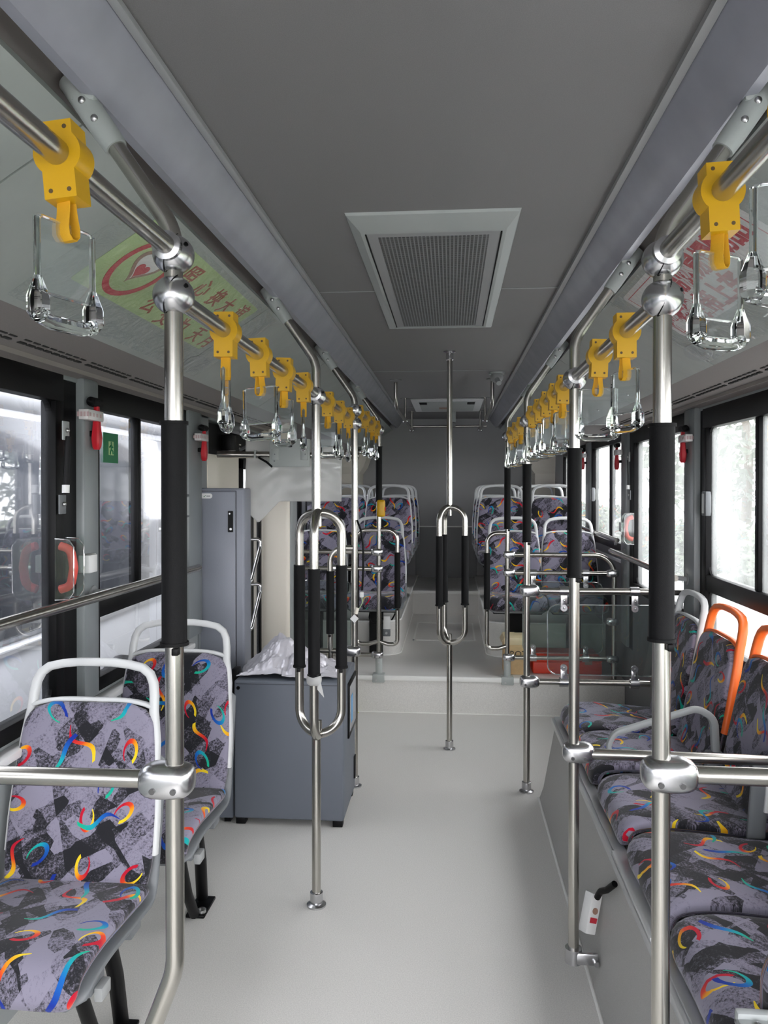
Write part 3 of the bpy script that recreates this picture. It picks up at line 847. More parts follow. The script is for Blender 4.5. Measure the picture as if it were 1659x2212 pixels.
# ================================================================== POLES AND RAILS
R0 = .0165
def ball(mb_list, c, r=.036, axis='y'): pass
def clamp_ball(parent, x, y, z, ends=(-1, 1)):
    m = MB(); m.ell((x, y, z), (.037, .037, .035), 1.0, 28, 18)
    for e in ends: m.lathe([(.0255, 0), (.0255, e * .040), (R0, e * .043), (R0, 0)], (x, y, z + .006), 24, 'y')
    o = m.build('ball_clamp', 'chrome', parent)
    s = MB(); s.tube([(x + .0373 * math.sin(a) * .35, y - .0373 * math.cos(a) * .94, z + .0355 * math.sin(a)) for a in [-1.2 + 2.4 * k / 12 for k in range(13)]], .0011, 6)
    s.build('seam', 'black', o, smooth=False)
    h = MB(); h.cyl((x + .028, y - .018, z + .012), (x + .0305, y - .0195, z + .0128), .0042, seg=10); h.build('screw_hole', 'black', o)
    return o
def clamp_oval(parent, x, y, z, sx=1, name='oval_clamp', k=1.0):
    m = MB(); m.ell((x + sx * .014 * k, y, z), (.050 * k, .033 * k, .031 * k), .62, 32, 18)
    o = m.build(name, 'chrome', parent)
    b = MB()
    for dx in (-.008, .030):
        b.cyl((x + sx * dx * k, y - .030 * k, z - .010 * k), (x + sx * dx * k, y - .0345 * k, z - .0105 * k), .0055 * k, seg=12)
    b.build('socket_screw', 'socket', o)
    return o
def sleeve(parent, x, y, z0, z1, r=.0225):
    m = MB(); m.lathe([(R0, z0), (r, z0), (r, z1), (R0, z1)], (x, y, 0), 24)
    m.lathe([(r, z1 - .004), (r + .003, z1 - .004), (r + .003, z1 + .002), (r, z1 + .002)], (x, y, 0), 24)
    m.lathe([(r, z0 - .002), (r + .003, z0 - .002), (r + .003, z0 + .004), (r, z0 + .004)], (x, y, 0), 24)
    o = m.build('grip_sleeve', 'rubber', parent)
    c = MB(); c.box((x + .004, y - R0 - .012, z0 - .016), (x + .016, y - R0 + .004, z0 - .003), .002); c.build('sleeve_clip', 'black', o)
    return o
def flange(parent, x, y, z, r=.036, name='floor_flange'):
    m = MB(); m.lathe([(r, 0), (r, .006), (r * .62, .012), (.0235, .016), (.0235, .05), (R0, .052)], (x, y, z), 28); return m.build(name, 'chrome', parent)
def upper_arm(sg, y, z_bend=2.01):
    return [(sg * PX, y, z_bend - .06), (sg * PX, y, z_bend), (sg * .555, y, 2.175)]
def socket(parent, sg, y):
    d = Vector((sg * .115, 0, .165)).normalized(); p = Vector((sg * .545, y, 2.16))
    m = MB(); m.tube([p, p + d * .03, p + d * .09, p + d * .15], lambda q: .0225 - .002 * (q < .1), 18)
    m.box((sg * .60 - .022, y - .02, 2.24), (sg * .60 + .022, y + .02, 2.315), .004)
    o = m.build('ceiling_socket', 'plate', parent)
    for q in (.055, .095):
        c = p + d * q + Vector((0, -.0215, 0)); MB().ell(c, (.007, .005, .007), 1, 12, 8).build('cap_nut', 'bolt', o)
def pole(sg, y, name_label, z0, up=True, extra=None, group=None, balls=(1.89,), slv=None, foot=True, x=None, group_=None):
    x0 = sg * PX if x is None else x
    t = thing('handrail_pole', name_label, 'pole', (x0, y, z0), group=None)
    return t
# --- camera-side pole, cabinet side (bends to the seat fixing near the floor)
def std_pole(sg, y, z0, label, balls, slv, low=None, foot='flange', mid_parts=None, split=None):
    x = sg * PX
    t = thing('handrail_pole', label, 'pole', (x, y, z0))
    top = upper_arm(sg, y)
    bottom = low or [(x, y, z0)]
    if split:   # pole interrupted by a loop section
        MB().tube(rounded([(x, y, split[1])] + top, .12), R0, 20).build('upper_tube', 'steel', t)
        MB().tube(bottom + [(x, y, split[0])], R0, 20).build('lower_tube', 'steel', t)
    else:
        MB().tube(rounded(bottom + top, .12), R0, 20).build('pole_tube', 'steel', t)
    socket(t, sg, y)
    for z in balls: clamp_ball(t, x, y, z, ends=((-1,) if z == max(balls) else (1,)) if len(balls) > 1 else (-1, 1))
    if slv: sleeve(t, x, y, *slv)
    if foot == 'flange': flange(t, x, y, z0)
    return t
L1 = std_pole(-1, 1.376, 0, 'chrome pole nearest the camera on the cabinet side, bent near the floor', (1.966, 1.893), (1.268, 1.666), low=[(-.70, 1.376, 0), (-.62, 1.376, .22), (-.49, 1.376, .55), (-.44, 1.376, .68)], foot=None)
flange(L1, -.705, 1.376, 0)
clamp_oval(L1, -PX, 1.376, 1.023, -1)
Rp1 = std_pole(1, 1.478, .0, 'chrome pole nearest the camera in front of the wheel box seats', (1.966, 1.893), (1.270, 1.664))
clamp_oval(Rp1, PX, 1.478, 1.024, 1)
# pole 2 right: foot clamp fixed to the wheel box
Rp2 = std_pole(1, 2.50, .07, 'second chrome pole along the wheel box, foot clamped to its side', (1.887,), (1.270, 1.669), foot=None)
clamp_oval(Rp2, PX, 2.50, .72, 1)
m = MB(); m.lathe([(.026, .06), (.026, .105), (R0, .105)], (PX, 2.50, 0), 24); m.box((PX, 2.475, .062), (.515, 2.49, .10), .006); m.cyl((.505, 2.475, .075), (.505, 2.462, .075), .008, seg=12); m.build('foot_clamp', 'chrome', Rp2)
Rp3 = std_pole(1, 4.04, 0, 'third chrome pole along the wheel box carrying the upper clear barrier', (1.884,), (1.273, 1.665))
clamp_oval(Rp3, PX, 4.04, 1.024, 1); clamp_oval(Rp3, PX, 4.04, .562, 1)
# three-legged grab loop
def tri_loop(parent, x, y, z0, z1, r, angs, s0, s1, R=.0165):
    for a in angs:
        dx, dy = math.cos(math.radians(a)), math.sin(math.radians(a))
        pts = rounded([(x, y, z1 - .004), (x + dx * r, y + dy * r, z1 - .004), (x + dx * r, y + dy * r, z0 + .004), (x, y, z0 + .004)], .084, 12)
        o = MB().tube(pts, R, 18).build('loop_leg', 'steel', parent)
        m = MB(); m.lathe([(R, s0), (.0215, s0), (.0215, s1), (R, s1)], (x + dx * r, y + dy * r, 0), 22)
        m.lathe([(.0215, s0 - .002), (.0245, s0 - .002), (.0245, s0 + .005), (.0215, s0 + .005)], (x + dx * r, y + dy * r, 0), 22)
        s = m.build('grip_sleeve', 'rubber', o)
        c = MB(); c.box((x + dx * r - .007, y + dy * r - R - .007, s0 - .016), (x + dx * r + .007, y + dy * r - R + .006, s0 - .003), .002); c.build('sleeve_clip', 'black', o)
    m = MB(); m.cyl((x + .004, y, z1 - .055), (x + .004, y, z1 + .012), .009, seg=12); m.cyl((x + .004, y, z0 - .012), (x + .004, y, z0 + .055), .009, seg=12); m.build('joint_pin', 'steel', parent)
L2 = std_pole(-1, 2.872, 0, 'chrome pole with a three-legged grab loop beside the grey equipment box', (1.884,), None, split=(.633, 1.46))
tri_loop(L2, -.432, 2.872, .633, 1.46, .092, (-90, 30, 150), .875, 1.258)
fm = MB(); fm.ell((-.432, 2.78, .862), (.028, .026, .024), .8, 14, 8); fm.faces([[Vector((-.455, 2.772, .87)), Vector((-.41, 2.772, .865)), Vector((-.395, 2.77, .80))], [Vector((-.455, 2.775, .872)), Vector((-.41, 2.775, .867)), Vector((-.395, 2.773, .802))]])
fm.build('film_scrap', 'plastic_sheet', L2)
Mp = thing('handrail_pole', 'slim chrome pole standing alone in the middle of the aisle', 'pole', (.048, 4.66, 0))
MB().tube([(.048, 4.66, 1.436), (.048, 4.66, 2.35)], R0, 20).build('upper_tube', 'steel', Mp)
MB().tube([(.048, 4.66, 0), (.048, 4.66, .628)], R0, 20).build('lower_tube', 'steel', Mp)
tri_loop(Mp, .048, 4.66, .628, 1.436, .092, (-10, 110, 230), .86, 1.265)
flange(Mp, .048, 4.66, 0)
m = MB(); m.lathe([(R0, -.055), (.022, -.05), (.022, -.012), (.036, -.006), (.036, 0)], (.048, 4.66, CZ), 28); m.build('ceiling_flange', 'chrome', Mp)
# pole 3 cabinet side
L3 = std_pole(-1, 4.04, 0, 'chrome pole behind the grey equipment box with the data cable along it', (1.945, 1.878), None)
def side_loop(parent, sg, x, y, z0, z1, dx, s0, s1, dip=.0):
    pts = rounded([(x, y, z1), (x + sg * dx, y, z1), (x + sg * dx, y, z0 - dip), (x + sg * dx * .45, y, z0 - dip), (x, y, z0)], .075, 8)
    o = MB().tube(pts, .0145, 16).build('side_loop', 'steel', parent)
    m = MB(); m.lathe([(.0145, s0), (.021, s0), (.021, s1), (.0145, s1)], (x + sg * dx, y, 0), 20); m.build('grip_sleeve', 'rubber', o)
    c = MB(); c.box((x + sg * dx - .006, y - .026, s0 - .014), (x + sg * dx + .006, y - .012, s0 - .002), .002); c.build('sleeve_clip', 'black', o)
side_loop(L3, -1, -PX, 4.04, .466, 1.235, .128, .79, 1.115, .02)
clamp_oval(L3, -PX, 4.04, .70, -1, k=.9)
def step_foot(parent, x, y):
    m = MB(); m.box((x - .042, y - .048, .205), (x + .042, y - .025, .262), .006); m.box((x - .042, y - .035, .245), (x + .042, y + .03, .262), .005); m.lathe([(.024, 0), (.024, .11), (R0, .115)], (x, y, .255), 20)
    o = m.build('step_bracket', 'plate', parent)
    b = MB(); b.cyl((x - .015, y - .047, .222), (x - .015, y - .051, .222), .006, seg=12); b.cyl((x, y - .024, .34), (x, y - .028, .34), .005, seg=10); b.build('bracket_bolt', 'bolt', o)
L4 = std_pole(-1, 5.42, .255, 'chrome pole on the step with a double side loop and yellow stop button', (1.945,), (1.45, 1.829), foot=None)
side_loop(L4, -1, -PX, 5.42, .483, 1.253, .160, .715, 1.10, .02); side_loop(L4, 1, -PX, 5.42, .483, 1.253, .128, .715, 1.10, .02)
for z in (1.10, .985, .387): clamp_oval(L4, -PX, 5.42, z, -1, k=.85)
step_foot(L4, -PX, 5.42)
bt = MB(); bt.box((-.452, 5.375, 1.345), (-.395, 5.42, 1.462), .014, 3); bb = bt.build('stop_button_box', 'yellow', L4)
m = MB(); m.cyl((-.395, 5.39, 1.40), (-.390, 5.39, 1.40), .014, seg=16); m.build('stop_button', 'red', bb)
Rp4 = std_pole(1, 5.42, .255, 'chrome pole on the step in front of the carton with a single side loop', (1.895,), (1.266, 1.683), foot=None)
side_loop(Rp4, -1, PX, 5.42, .466, 1.235, .138, .715, 1.10, .02)
for z in (1.089, .966, .387): clamp_oval(Rp4, PX, 5.42, z, 1, k=.85)
step_foot(Rp4, PX, 5.42)

# --- overhead handrails
def rail(x, y0, y1, z, label):
    o = MB().tube([(x, y0, z + .006), (x, (y0 + y1) / 2, z + .006), (x, y1, z + .006)], R0, 20).build('overhead_handrail', 'steel'); tag(o, label, 'handrail')
rail(-PX, -.6, 1.395, 1.966, 'overhead steel rail from above the camera to the first pole, cabinet side')
rail(-PX, 1.36, 4.06, 1.887, 'overhead steel rail from the first pole to the pole with the data cable')
rail(-PX, 4.02, 5.44, 1.945, 'short overhead steel rail ending at the pole with the stop button')
rail(PX, -.6, 1.497, 1.966, 'overhead steel rail from above the camera to the first pole, wheel box side')
rail(PX, 1.462, 5.44, 1.887, 'long overhead steel rail above the wheel box seats')
# --- window rails
def wall_rail(x, pts, label, ends):
    t = thing('window_handrail', label, 'handrail', pts[0])
    MB().tube(pts, .0165, 18).build('rail_tube', 'steel', t)
    for p in ends:
        sg = 1 if p[0] > 0 else -1
        m = MB(); m.cyl(p, (sg * (WX - .02), p[1], p[2] - .01), .012, seg=12); m.cyl((sg * (WX - .035), p[1], p[2] - .01), (sg * (WX - .02), p[1], p[2] - .01), .028, seg=18); m.build('wall_bracket', 'alu_paint', t)
wall_rail(-1, [(-1.11, .4, 1.20), (-1.11, 2.0, 1.192), (-1.11, 3.56, 1.176)], 'steel rail across the side windows beside the two single seats', [(-1.11, 2.65, 1.188), (-1.11, 3.5, 1.176), (-1.11, .6, 1.2)])
wall_rail(1, [(1.12, 3.85, 1.115), (1.12, 5.36, 1.125)], 'steel rail across the tall undivided window', [(1.12, 3.9, 1.115), (1.12, 5.30, 1.125)])
wall_rail(1, [(1.19, 5.50, 1.185), (1.19, 7.0, 1.20)], 'steel rail across the far divided window', [(1.19, 5.56, 1.185), (1.19, 6.75, 1.20)])
# --- horizontal barrier bars
def bar(pts, label, r=.0165, clips=()):
    t = thing('barrier_bar', label, 'bar', pts[0])
    MB().tube(pts, r, 18).build('bar_tube', 'steel', t)
    return t
bar([(-PX - .02, 1.376, 1.023), (-1.222, 1.376, 1.018)], 'steel bar across in front of the nearest single seat')
bar([(PX + .02, 1.478, 1.024), (1.222, 1.478, 1.02)], 'steel bar from the nearest wheel box pole to the window wall')
bar([(PX + .02, 2.488, .72), (1.05, 2.484, .715)], 'low steel bar in front of the third and fourth wheel box seats')
bar([(PX + .02, 4.04, 1.024), (1.205, 4.04, 1.024)], 'upper bar of the barrier behind the wheel box seats')
bar([(PX + .02, 4.04, .562), (1.05, 4.04, .562)], 'lower bar of the barrier behind the wheel box seats', .015)
bar(rounded([(PX + .02, 5.42, 1.089), (1.155, 5.42, 1.089), (1.155, 5.42, .25)], .13, 10), 'curved bar of the rear barrier bending down beside the window wall')
bar([(PX + .02, 5.42, .966), (1.15, 5.42, .966)], 'second bar of the rear barrier hanging the further clear panel', .015)
bar([(PX + .02, 5.42, .387), (1.15, 5.42, .387)], 'lowest bar of the rear barrier in front of carton and red case', .015)
bar([(-PX - .02, 5.42, 1.10), (-1.0, 5.42, 1.10)], 'upper bar from the stop button pole to the cream column', .015)
bar([(-PX - .02, 5.42, .985), (-1.0, 5.42, .985)], 'second bar from the stop button pole to the cream column', .015)
bar([(-PX - .02, 5.42, .387), (-1.0, 5.42, .387)], 'lowest bar from the stop button pole to the cream column', .015)
bar([(-PX - .02, 4.04, .70), (-.75, 4.04, .70)], 'short bar behind the silver cloth on the equipment box', .014)
bar([(-1.17, 4.06, 1.722), (-.42, 4.06, 1.712)], 'high crossbar that carries the white covered sign frame', .018)
def joint(x, y, z, label, elong=.045):
    t = thing('bar_joint', label, 'clamp', (x, y, z)); clamp_oval(t, x, y, z, -1, 'joint_body', .85)
joint(1.155, 5.42, .966, 'chrome joint on the curved bar at the second bar')
joint(1.155, 5.42, .64, 'chrome joint on the curved bar below the second bar')
joint(1.155, 5.42, .387, 'chrome joint on the curved bar at the lowest bar')
joint(-.745, 5.42, .985, 'chrome joint on the second bar near the cream column')
# --- clear barrier panels with chrome clips
def clear_panel(x0, x1, y, z0, z1, label, clips, edge=True):
    t = thing('acrylic_barrier', label, 'panel', ((x0 + x1) / 2, y, z0))
    po = rr_poly(x1 - x0, z1 - z0, .05, (x0 + x1) / 2, (z0 + z1) / 2)
    MB().prism(po, 'y', y - .003, y + .003).build('sheet', 'acrylic_panel', t, smooth=False)
    MB().tube([(u, y, v) for u, v in po], .0034, 6, closed=True).build('sheet_edge', 'acrylic_edge', t)
    for cx, zb, dz in clips:
        m = MB(); m.cyl((cx - .022, y, zb), (cx + .022, y, zb), .024, seg=18)
        m.box((cx - .017, y - .012, min(zb, zb + dz)), (cx + .017, y - .004, max(zb, zb + dz)), .003); m.cyl((cx, y - .013, zb + dz), (cx, y - .004, zb + dz), .017, seg=18)
        o = m.build('panel_clip', 'chrome', t)
        b = MB(); b.ell((cx, y - .014, zb + dz), (.006, .004, .006), 1, 10, 6); b.ell((cx, y - .014, zb + dz * .55), (.006, .004, .006), 1, 10, 6); b.build('clip_screw', 'bolt', o)
clear_panel(.545, 1.12, 4.04, .60, .955, 'nearer clear acrylic panel hung between the bars behind the wheel box seats', ((.625, 1.024, -.085), (.975, 1.024, -.085), (.625, .562, .075), (.975, .562, .075)))
clear_panel(.545, 1.08, 5.42, .42, .905, 'further clear acrylic panel in front of the carton and red case', ((.615, .966, -.085), (.965, .966, -.085), (.615, .387, .075), (.965, .387, .075)))
clear_panel(-.99, -.635, 5.42, .42, .90, 'clear acrylic panel beside the cream column below the two bars', ((-.70, .985, -.085), (-.90, .985, -.085), (-.72, .387, .075)))

# ================================================================== HANGING STRAPS
def strap_proto():
    t = thing('hanging_strap', 'strap', 'hand strap')      # origin on the rail axis
    m = MB()
    pts = [(-.022, .040), (-.022, .022)]
    for k in range(9):
        a = PI * .78 + PI * .44 * k / 8; pts.append((.031 * math.cos(a), .031 * math.sin(a)))
    pts += [(-.021, -.022), (-.021, -.058), (.021, -.058), (.021, -.022)]
    for k in range(9):
        a = -PI * .22 + PI * .44 * k / 8; pts.append((.031 * math.cos(a), .031 * math.sin(a)))
    pts += [(.022, .022), (.022, .040)]
    m.prism(pts, 'y', -.020, .020)
    cl = m.build('rail_clamp', 'yellow', t, ang=40)
    for x, z in ((-.013, .031), (.013, .031), (-.012, -.048), (.012, -.048)): MB().cyl((x, -.0204, z), (x, -.0195, z), .003, seg=8).build('screw', 'screw_dark', cl)
    b = MB()
    loop = [(0, -.005, -.050), (0, -.007, -.070), (0, -.011, -.090), (0, -.010, -.100), (0, -.004, -.106), (0, .004, -.106), (0, .010, -.100), (0, .011, -.090), (0, .007, -.070), (0, .005, -.050)]
    b.band(loop, (1, 0, 0), .0022, .020); b.build('webbing', 'strap_yellow', t)
    h = thing_child('handle', t)
    p = MB(); p.box((-.0015, -.050, -.180), (.0015, .050, -.084), .001); p.build('handle_plate', 'acrylic', h, smooth=False)
    p = MB(); p.tube(rounded([(0, 0, -.085), (0, .047, -.085), (0, .047, -.179), (0, -.047, -.179), (0, -.047, -.085), (0, -.0001, -.085)], .006, 3), .0024, 6); p.build('plate_rim', 'acrylic_edge', h)
    g = MB()
    for sy in (-1, 1):
        y = sy * .050
        g.tube([(0, y, -.088), (0, y, -.165)], .0042, 8)
        g.faces([[Vector((x * q, y + sy * .0 + yy * q, z)) for x, yy in ((-.011, -.008), (0, -.014), (.011, -.008), (.011, .008), (0, .014), (-.011, .008))] for z, q in ((-.160, .35), (-.185, 1.0), (-.205, 1.0), (-.214, .55))])
    g.tube([(0, -.050, -.208), (0, -.03, -.214), (0, .03, -.214), (0, .050, -.208)], .0095, 10)
    g.build('handle_grip', 'handle_clear', h, ang=20)
    return t
def thing_child(name, parent):
    o = bpy.data.objects.new(name, None); COL.objects.link(o); o.parent = parent; o.empty_display_size = .02; BASE[o.name] = Vector(); return o
sp = strap_proto()
names_l = ['yellow-clamped strap on the cabinet side, nearest the camera, ahead of the first pole',
           'first strap past the two chrome balls of the nearest pole, over the green poster end', 'second strap past the nearest pole, cabinet side',
           'third strap past the nearest pole, cabinet side', 'strap just ahead of the three-legged loop pole', 'strap just past the three-legged loop pole',
           'middle of three straps between loop pole and cable pole', 'strap just ahead of the pole with the data cable',
           'strap just past the pole with the data cable', 'second strap past the pole with the data cable', 'third strap past the pole with the data cable', 'strap just ahead of the pole with the stop button']
names_r = ['yellow-clamped strap at the edge of the white and red sign, nearest the camera', 'strap just past the nearest wheel box pole', 'second strap past the nearest wheel box pole',
           'strap just past the second wheel box pole', 'second strap past the second wheel box pole', 'third strap past the second wheel box pole', 'fourth strap past the second wheel box pole',
           'strap just ahead of the third wheel box pole', 'first strap past the third wheel box pole', 'second strap past the third wheel box pole', 'strap just ahead of the carton-side step pole']
rnd = random.Random(3)
def put_strap(o, x, y, z, lab, yaw, cant):
    o.location = (x, y, z); o.rotation_euler = (0, cant, 0); o['label'] = lab; o['group'] = 'yellow hand straps along the overhead rails'
    for ch in o.children:
        if ch.name.startswith('handle'): ch.rotation_euler = (0, -cant, yaw)
        if ch.name.startswith('webbing'): ch.rotation_euler = (0, -cant * .5, yaw * .8)
first = True
for x, ys, nm, zs in ((-PX, (.976, 1.705, 2.009, 2.317, 2.62, 3.15, 3.48, 3.78, 4.225, 4.57, 4.92, 5.23), names_l, None), (PX, (1.177, 1.789, 2.097, 2.75, 2.97, 3.22, 3.48, 3.78, 4.38, 4.72, 5.10), names_r, None)):
    for i, (y, lab) in enumerate(zip(ys, nm)):
        z = 1.972 if y < 1.4 else 1.951 if (x < 0 and y > 4.05) else 1.893
        yaw = rnd.uniform(-.5, .5)
        if x < 0: yaw = [-.25, .15, 1.2, .7, .2, .9, .3, .1, .8, .3, .4, .2][i]
        else: yaw = [-.95, .35, .95, .5, .9, .7, 1.1, .6, .4, .8, .5][i]
        o = sp if first else copy_tree(sp); first = False
        put_strap(o, x, y, z, lab, yaw, rnd.uniform(-.05, .05) + (-.10 if (x < 0 and i == 0) else 0))
o = copy_tree(sp); put_strap(o, PX, .902, 1.972, 'strap nearest the camera on the wheel box side, only its clear handle in view', 1.35, 0)

# ================================================================== SIGNS ON THE SLOPING PANELS
def panel_frame(sg):
    u = Vector((0, -sg, 0)); d = Vector((.37, 0, -.235)).normalized()
    v = Vector((-sg * d.x, 0, -d.z)); n = u.cross(v)
    return u, v, n
def panel_matrix(sg, y, s, lift):
    """point on the panel: y along the bus, s metres down the slope from its upper edge"""
    u, v, n = panel_frame(sg)
    p = Vector((sg * .63, y, 2.225)) - v * s + n * lift
    return Matrix(((u.x, v.x, n.x, p.x), (u.y, v.y, n.y, p.y), (u.z, v.z, n.z, p.z), (0, 0, 0, 1)))
def flat(mb, poly, mtx, d=.0008):
    mb.faces([[mtx @ Vector((a, b, 0)) for a, b in poly], [mtx @ Vector((a, b, d)) for a, b in poly]])
def ring2(mb, rx, ry, w, mtx, d=.001, n=40):
    A = [[mtx @ Vector(((rx + q) * math.cos(2 * PI * k / n), (ry + q) * math.sin(2 * PI * k / n), z)) for k in range(n)] for q, z in ((-w / 2, 0), (-w / 2, d), (w / 2, d), (w / 2, 0))]
    mb.faces(A + [A[0]], caps=False)
gs = thing('poster', 'green poster with a red ring and heart above the nearest single seats', 'poster', (-.78, 2.37, 2.13))
m = MB(); flat(m, rr_poly(1.0, .265, .01), panel_matrix(-1, 2.37, .165, .001)); m.build('poster_sheet', 'sign_green', gs, smooth=False)
lm = panel_matrix(-1, 2.05, .165, .0022)
m = MB(); ring2(m, .108, .108, .020, lm); m.build('ring', 'ink_red', gs, smooth=False)
m = MB()
def heart(k, q=0): return [(k * .016 * 16 * math.sin(t) ** 3 / 16 * 1.0, k * (13 * math.cos(t) - 5 * math.cos(2 * t) - 2 * math.cos(3 * t) - math.cos(4 * t)) / 1000) for t in [2 * PI * i / 36 for i in range(36)]]
hp = heart(1); sc = 3.0
big = [(x * sc * 1.45, y * sc * 1.45 + .012) for x, y in hp]; mid_ = [(x * sc * 1.12, y * sc * 1.12 + .013) for x, y in hp]; sml = [(x * sc * .62, y * sc * .62 - .006) for x, y in hp]
flat(m, big, lm); m.build('heart_outline', 'ink_taupe', gs, smooth=False)
m = MB(); flat(m, mid_, panel_matrix(-1, 2.05, .165, .0030)); m.build('heart_field', 'sign_white', gs, smooth=False)
m = MB(); flat(m, sml, panel_matrix(-1, 2.05, .165, .0038)); m.build('heart', 'ink_red', gs, smooth=False)
m = MB()
for ch, y, s in (('照', 2.27, .10), ('心', 2.405, .105), ('换', 2.535, .103), ('大', 2.65, .103), ('谊', 2.785, .09), ('公', 2.283, .245), ('交', 2.424, .258), ('为', 2.57, .258), ('天', 2.721, .255), ('月', 2.845, .252)):
    text_mesh(m, ch, .085, panel_matrix(-1, y, s, .0022) @ Matrix.Rotation(.08, 4, 'Z'), bold=.001)
m.build('lettering', 'ink_brown', gs, smooth=False)
m = MB()
u, v, n = panel_frame(-1)
flat(m, rr_poly(1.35, .40, .01), panel_matrix(-1, 2.42, .21, .010), .0006)
fo = tag(m.build('plastic_film', 'film', smooth=False), 'wrinkled clear film taped over the green poster', 'plastic film')
ws = thing('poster', 'white poster with bold red lettering above the wheel box seats', 'poster', (.78, 2.32, 2.13))
m = MB(); flat(m, rr_poly(.98, .255, .02), panel_matrix(1, 2.33, .155, .001)); m.build('poster_sheet', 'sign_white', ws, smooth=False)
m = MB()
text_mesh(m, '易燃易爆物品', .098, panel_matrix(1, 2.19, .120, .0022), bold=.0032)
text_mesh(m, '严禁携带上车', .106, panel_matrix(1, 2.47, .232, .0022), bold=.0035)
m.build('lettering', 'ink_red', ws, smooth=False)
m = MB(); ring2(m, .455, .098, .003, panel_matrix(1, 2.33, .155, .0022)); 
m.bm.free(); m.bm = bmesh.new()
for a, b, c, d in ((-.46, .46, .108, .111), (-.46, .46, -.111, -.108), (-.46, -.457, -.11, .11), (.457, .46, -.11, .11)):
    flat(m, [(a, c), (b, c), (b, d), (a, d)], panel_matrix(1, 2.33, .155, .002))
m.build('border', 'ink_red', ws, smooth=False)
m = MB(); flat(m, rr_poly(1.25, .40, .01), panel_matrix(1, 2.30, .21, .010), .0006)
tag(m.build('plastic_film', 'film', smooth=False), 'wrinkled clear film over the white and red poster', 'plastic film')
for sg, y, lab in ((-1, 3.0, 'dark oval speaker opening in the sloping panel on the cabinet side'), (1, 2.9, 'dark oval speaker opening in the sloping panel on the wheel box side')):
    m = MB(); mt = panel_matrix(sg, y, .36, .001)
    flat(m, [(.11 * math.cos(2 * PI * k / 32), .045 * math.sin(2 * PI * k / 32)) for k in range(32)], mt, .002)
    tag(m.build('speaker_opening', 'plastic_grey', smooth=True), lab, 'opening')

# ================================================================== WINDOW FITTINGS
def hammer(sg, y, z, label, first=None):
    x = sg * (WX - .05)
    t = thing('emergency_hammer', label, 'hammer', (x, y, z), 'red emergency hammers on the window pillars')
    m = MB()
    m.faces([[Vector((x + a * .013 * q, y + b * .017 * q, zz)) for a, b in ((-1, -.6), (-.6, -1), (.6, -1), (1, -.6), (1, .6), (.6, 1), (-.6, 1), (-1, .6))] for zz, q in ((z - .085, .6), (z - .075, .95), (z - .045, 1.15), (z - .0, .85), (z + .06, .60), (z + .085, .6))])
    m.build('hammer_handle', 'red', t, ang=25)
    m = MB(); m.cyl((x, y - .045, z + .078), (x, y + .022, z + .078), .016, seg=14); m.cyl((x, y - .06, z + .078), (x, y - .045, z + .078), .004, .014, seg=12); m.build('hammer_head', 'rubber', t)
    m = MB(); m.box((min(x, sg * (WX - .02)) - .0, y - .012, z - .04), (max(x, sg * (WX - .02)), y + .012, z - .02), .003); m.build('holder', 'black', t)
    m = MB(); m.box((x - .017, y - .10, z + .012), (x + .017, y + .020, z + .047), .003)
    tp = m.build('tape_band', 'tape', t)
    if sg < 0 or y < 5:
        k = MB()
        for q in range(4): k.box((x - sg * .0175 - .0004, y - .09 + q * .026, z + .024), (x - sg * .0175 + .0004, y - .078 + q * .026, z + .036)); k.box((x - .0165 + .011 * q - .005, y - .1006, z + .022), (x - .0165 + .011 * q + .003, y - .1000, z + .038))
        k.build('tape_marking', 'ink_faint', tp, smooth=False)
    return t
hammer(-1, 2.64, 1.765, 'red hammer taped to the pillar next to the green exit sticker')
hammer(-1, 3.835, 1.765, 'red hammer taped to the pillar above the tall grey cabinet')
hammer(1, 3.905, 1.752, 'red hammer taped to the pillar at the rear end of the wheel box seats')
hammer(1, 5.42, 1.752, 'red hammer taped beside the far divided window')
hammer(1, 6.79, 1.785, 'red hammer on the rearmost window pillar')
def exit_sticker(x, y0, y1, z0, z1, sg, label, man=True):
    t = thing('exit_sticker', label, 'sticker', (x, (y0 + y1) / 2, z0))
    d = -sg * .0012
    MB().box((min(x, x + d), y0, z0), (max(x, x + d), y1, z1)).build('sticker_sheet', 'green', t, smooth=False)
    w, h = y1 - y0, z1 - z0
    m = MB(); xx = x + d * 1.0; m.box((min(xx, xx + d * .5), y0 + w * .34, z0 + h * .26), (max(xx, xx + d * .5), y0 + w * .68, z0 + h * .72)); m.build('doorway', 'pale_green', t, smooth=False)
    if man:
        m = MB(); xm = x + d * 1.6
        def L(a, b, c, e, r=.0035): m.tube([(xm, y0 + w * a, z0 + h * b), (xm, y0 + w * c, z0 + h * e)], r, 6)
        m.cyl((xm - .0005, y0 + w * .51, z0 + h * .66), (xm + .0005, y0 + w * .51, z0 + h * .66), .006, seg=12)
        L(.51, .62, .50, .46); L(.50, .60, .38, .52); L(.51, .59, .60, .52); L(.50, .46, .44, .36); L(.44, .36, .42, .28); L(.50, .46, .60, .40); L(.60, .40, .62, .30)
        m.build('running_figure', 'green', t, smooth=False)
exit_sticker(-1.236, 2.835, 2.965, 1.642, 1.755, -1, 'green exit sticker with a running figure on the side window glass')
exit_sticker(1.236, 5.50, 5.56, 1.62, 1.72, 1, 'small dark green sticker on the far divided window', man=False)
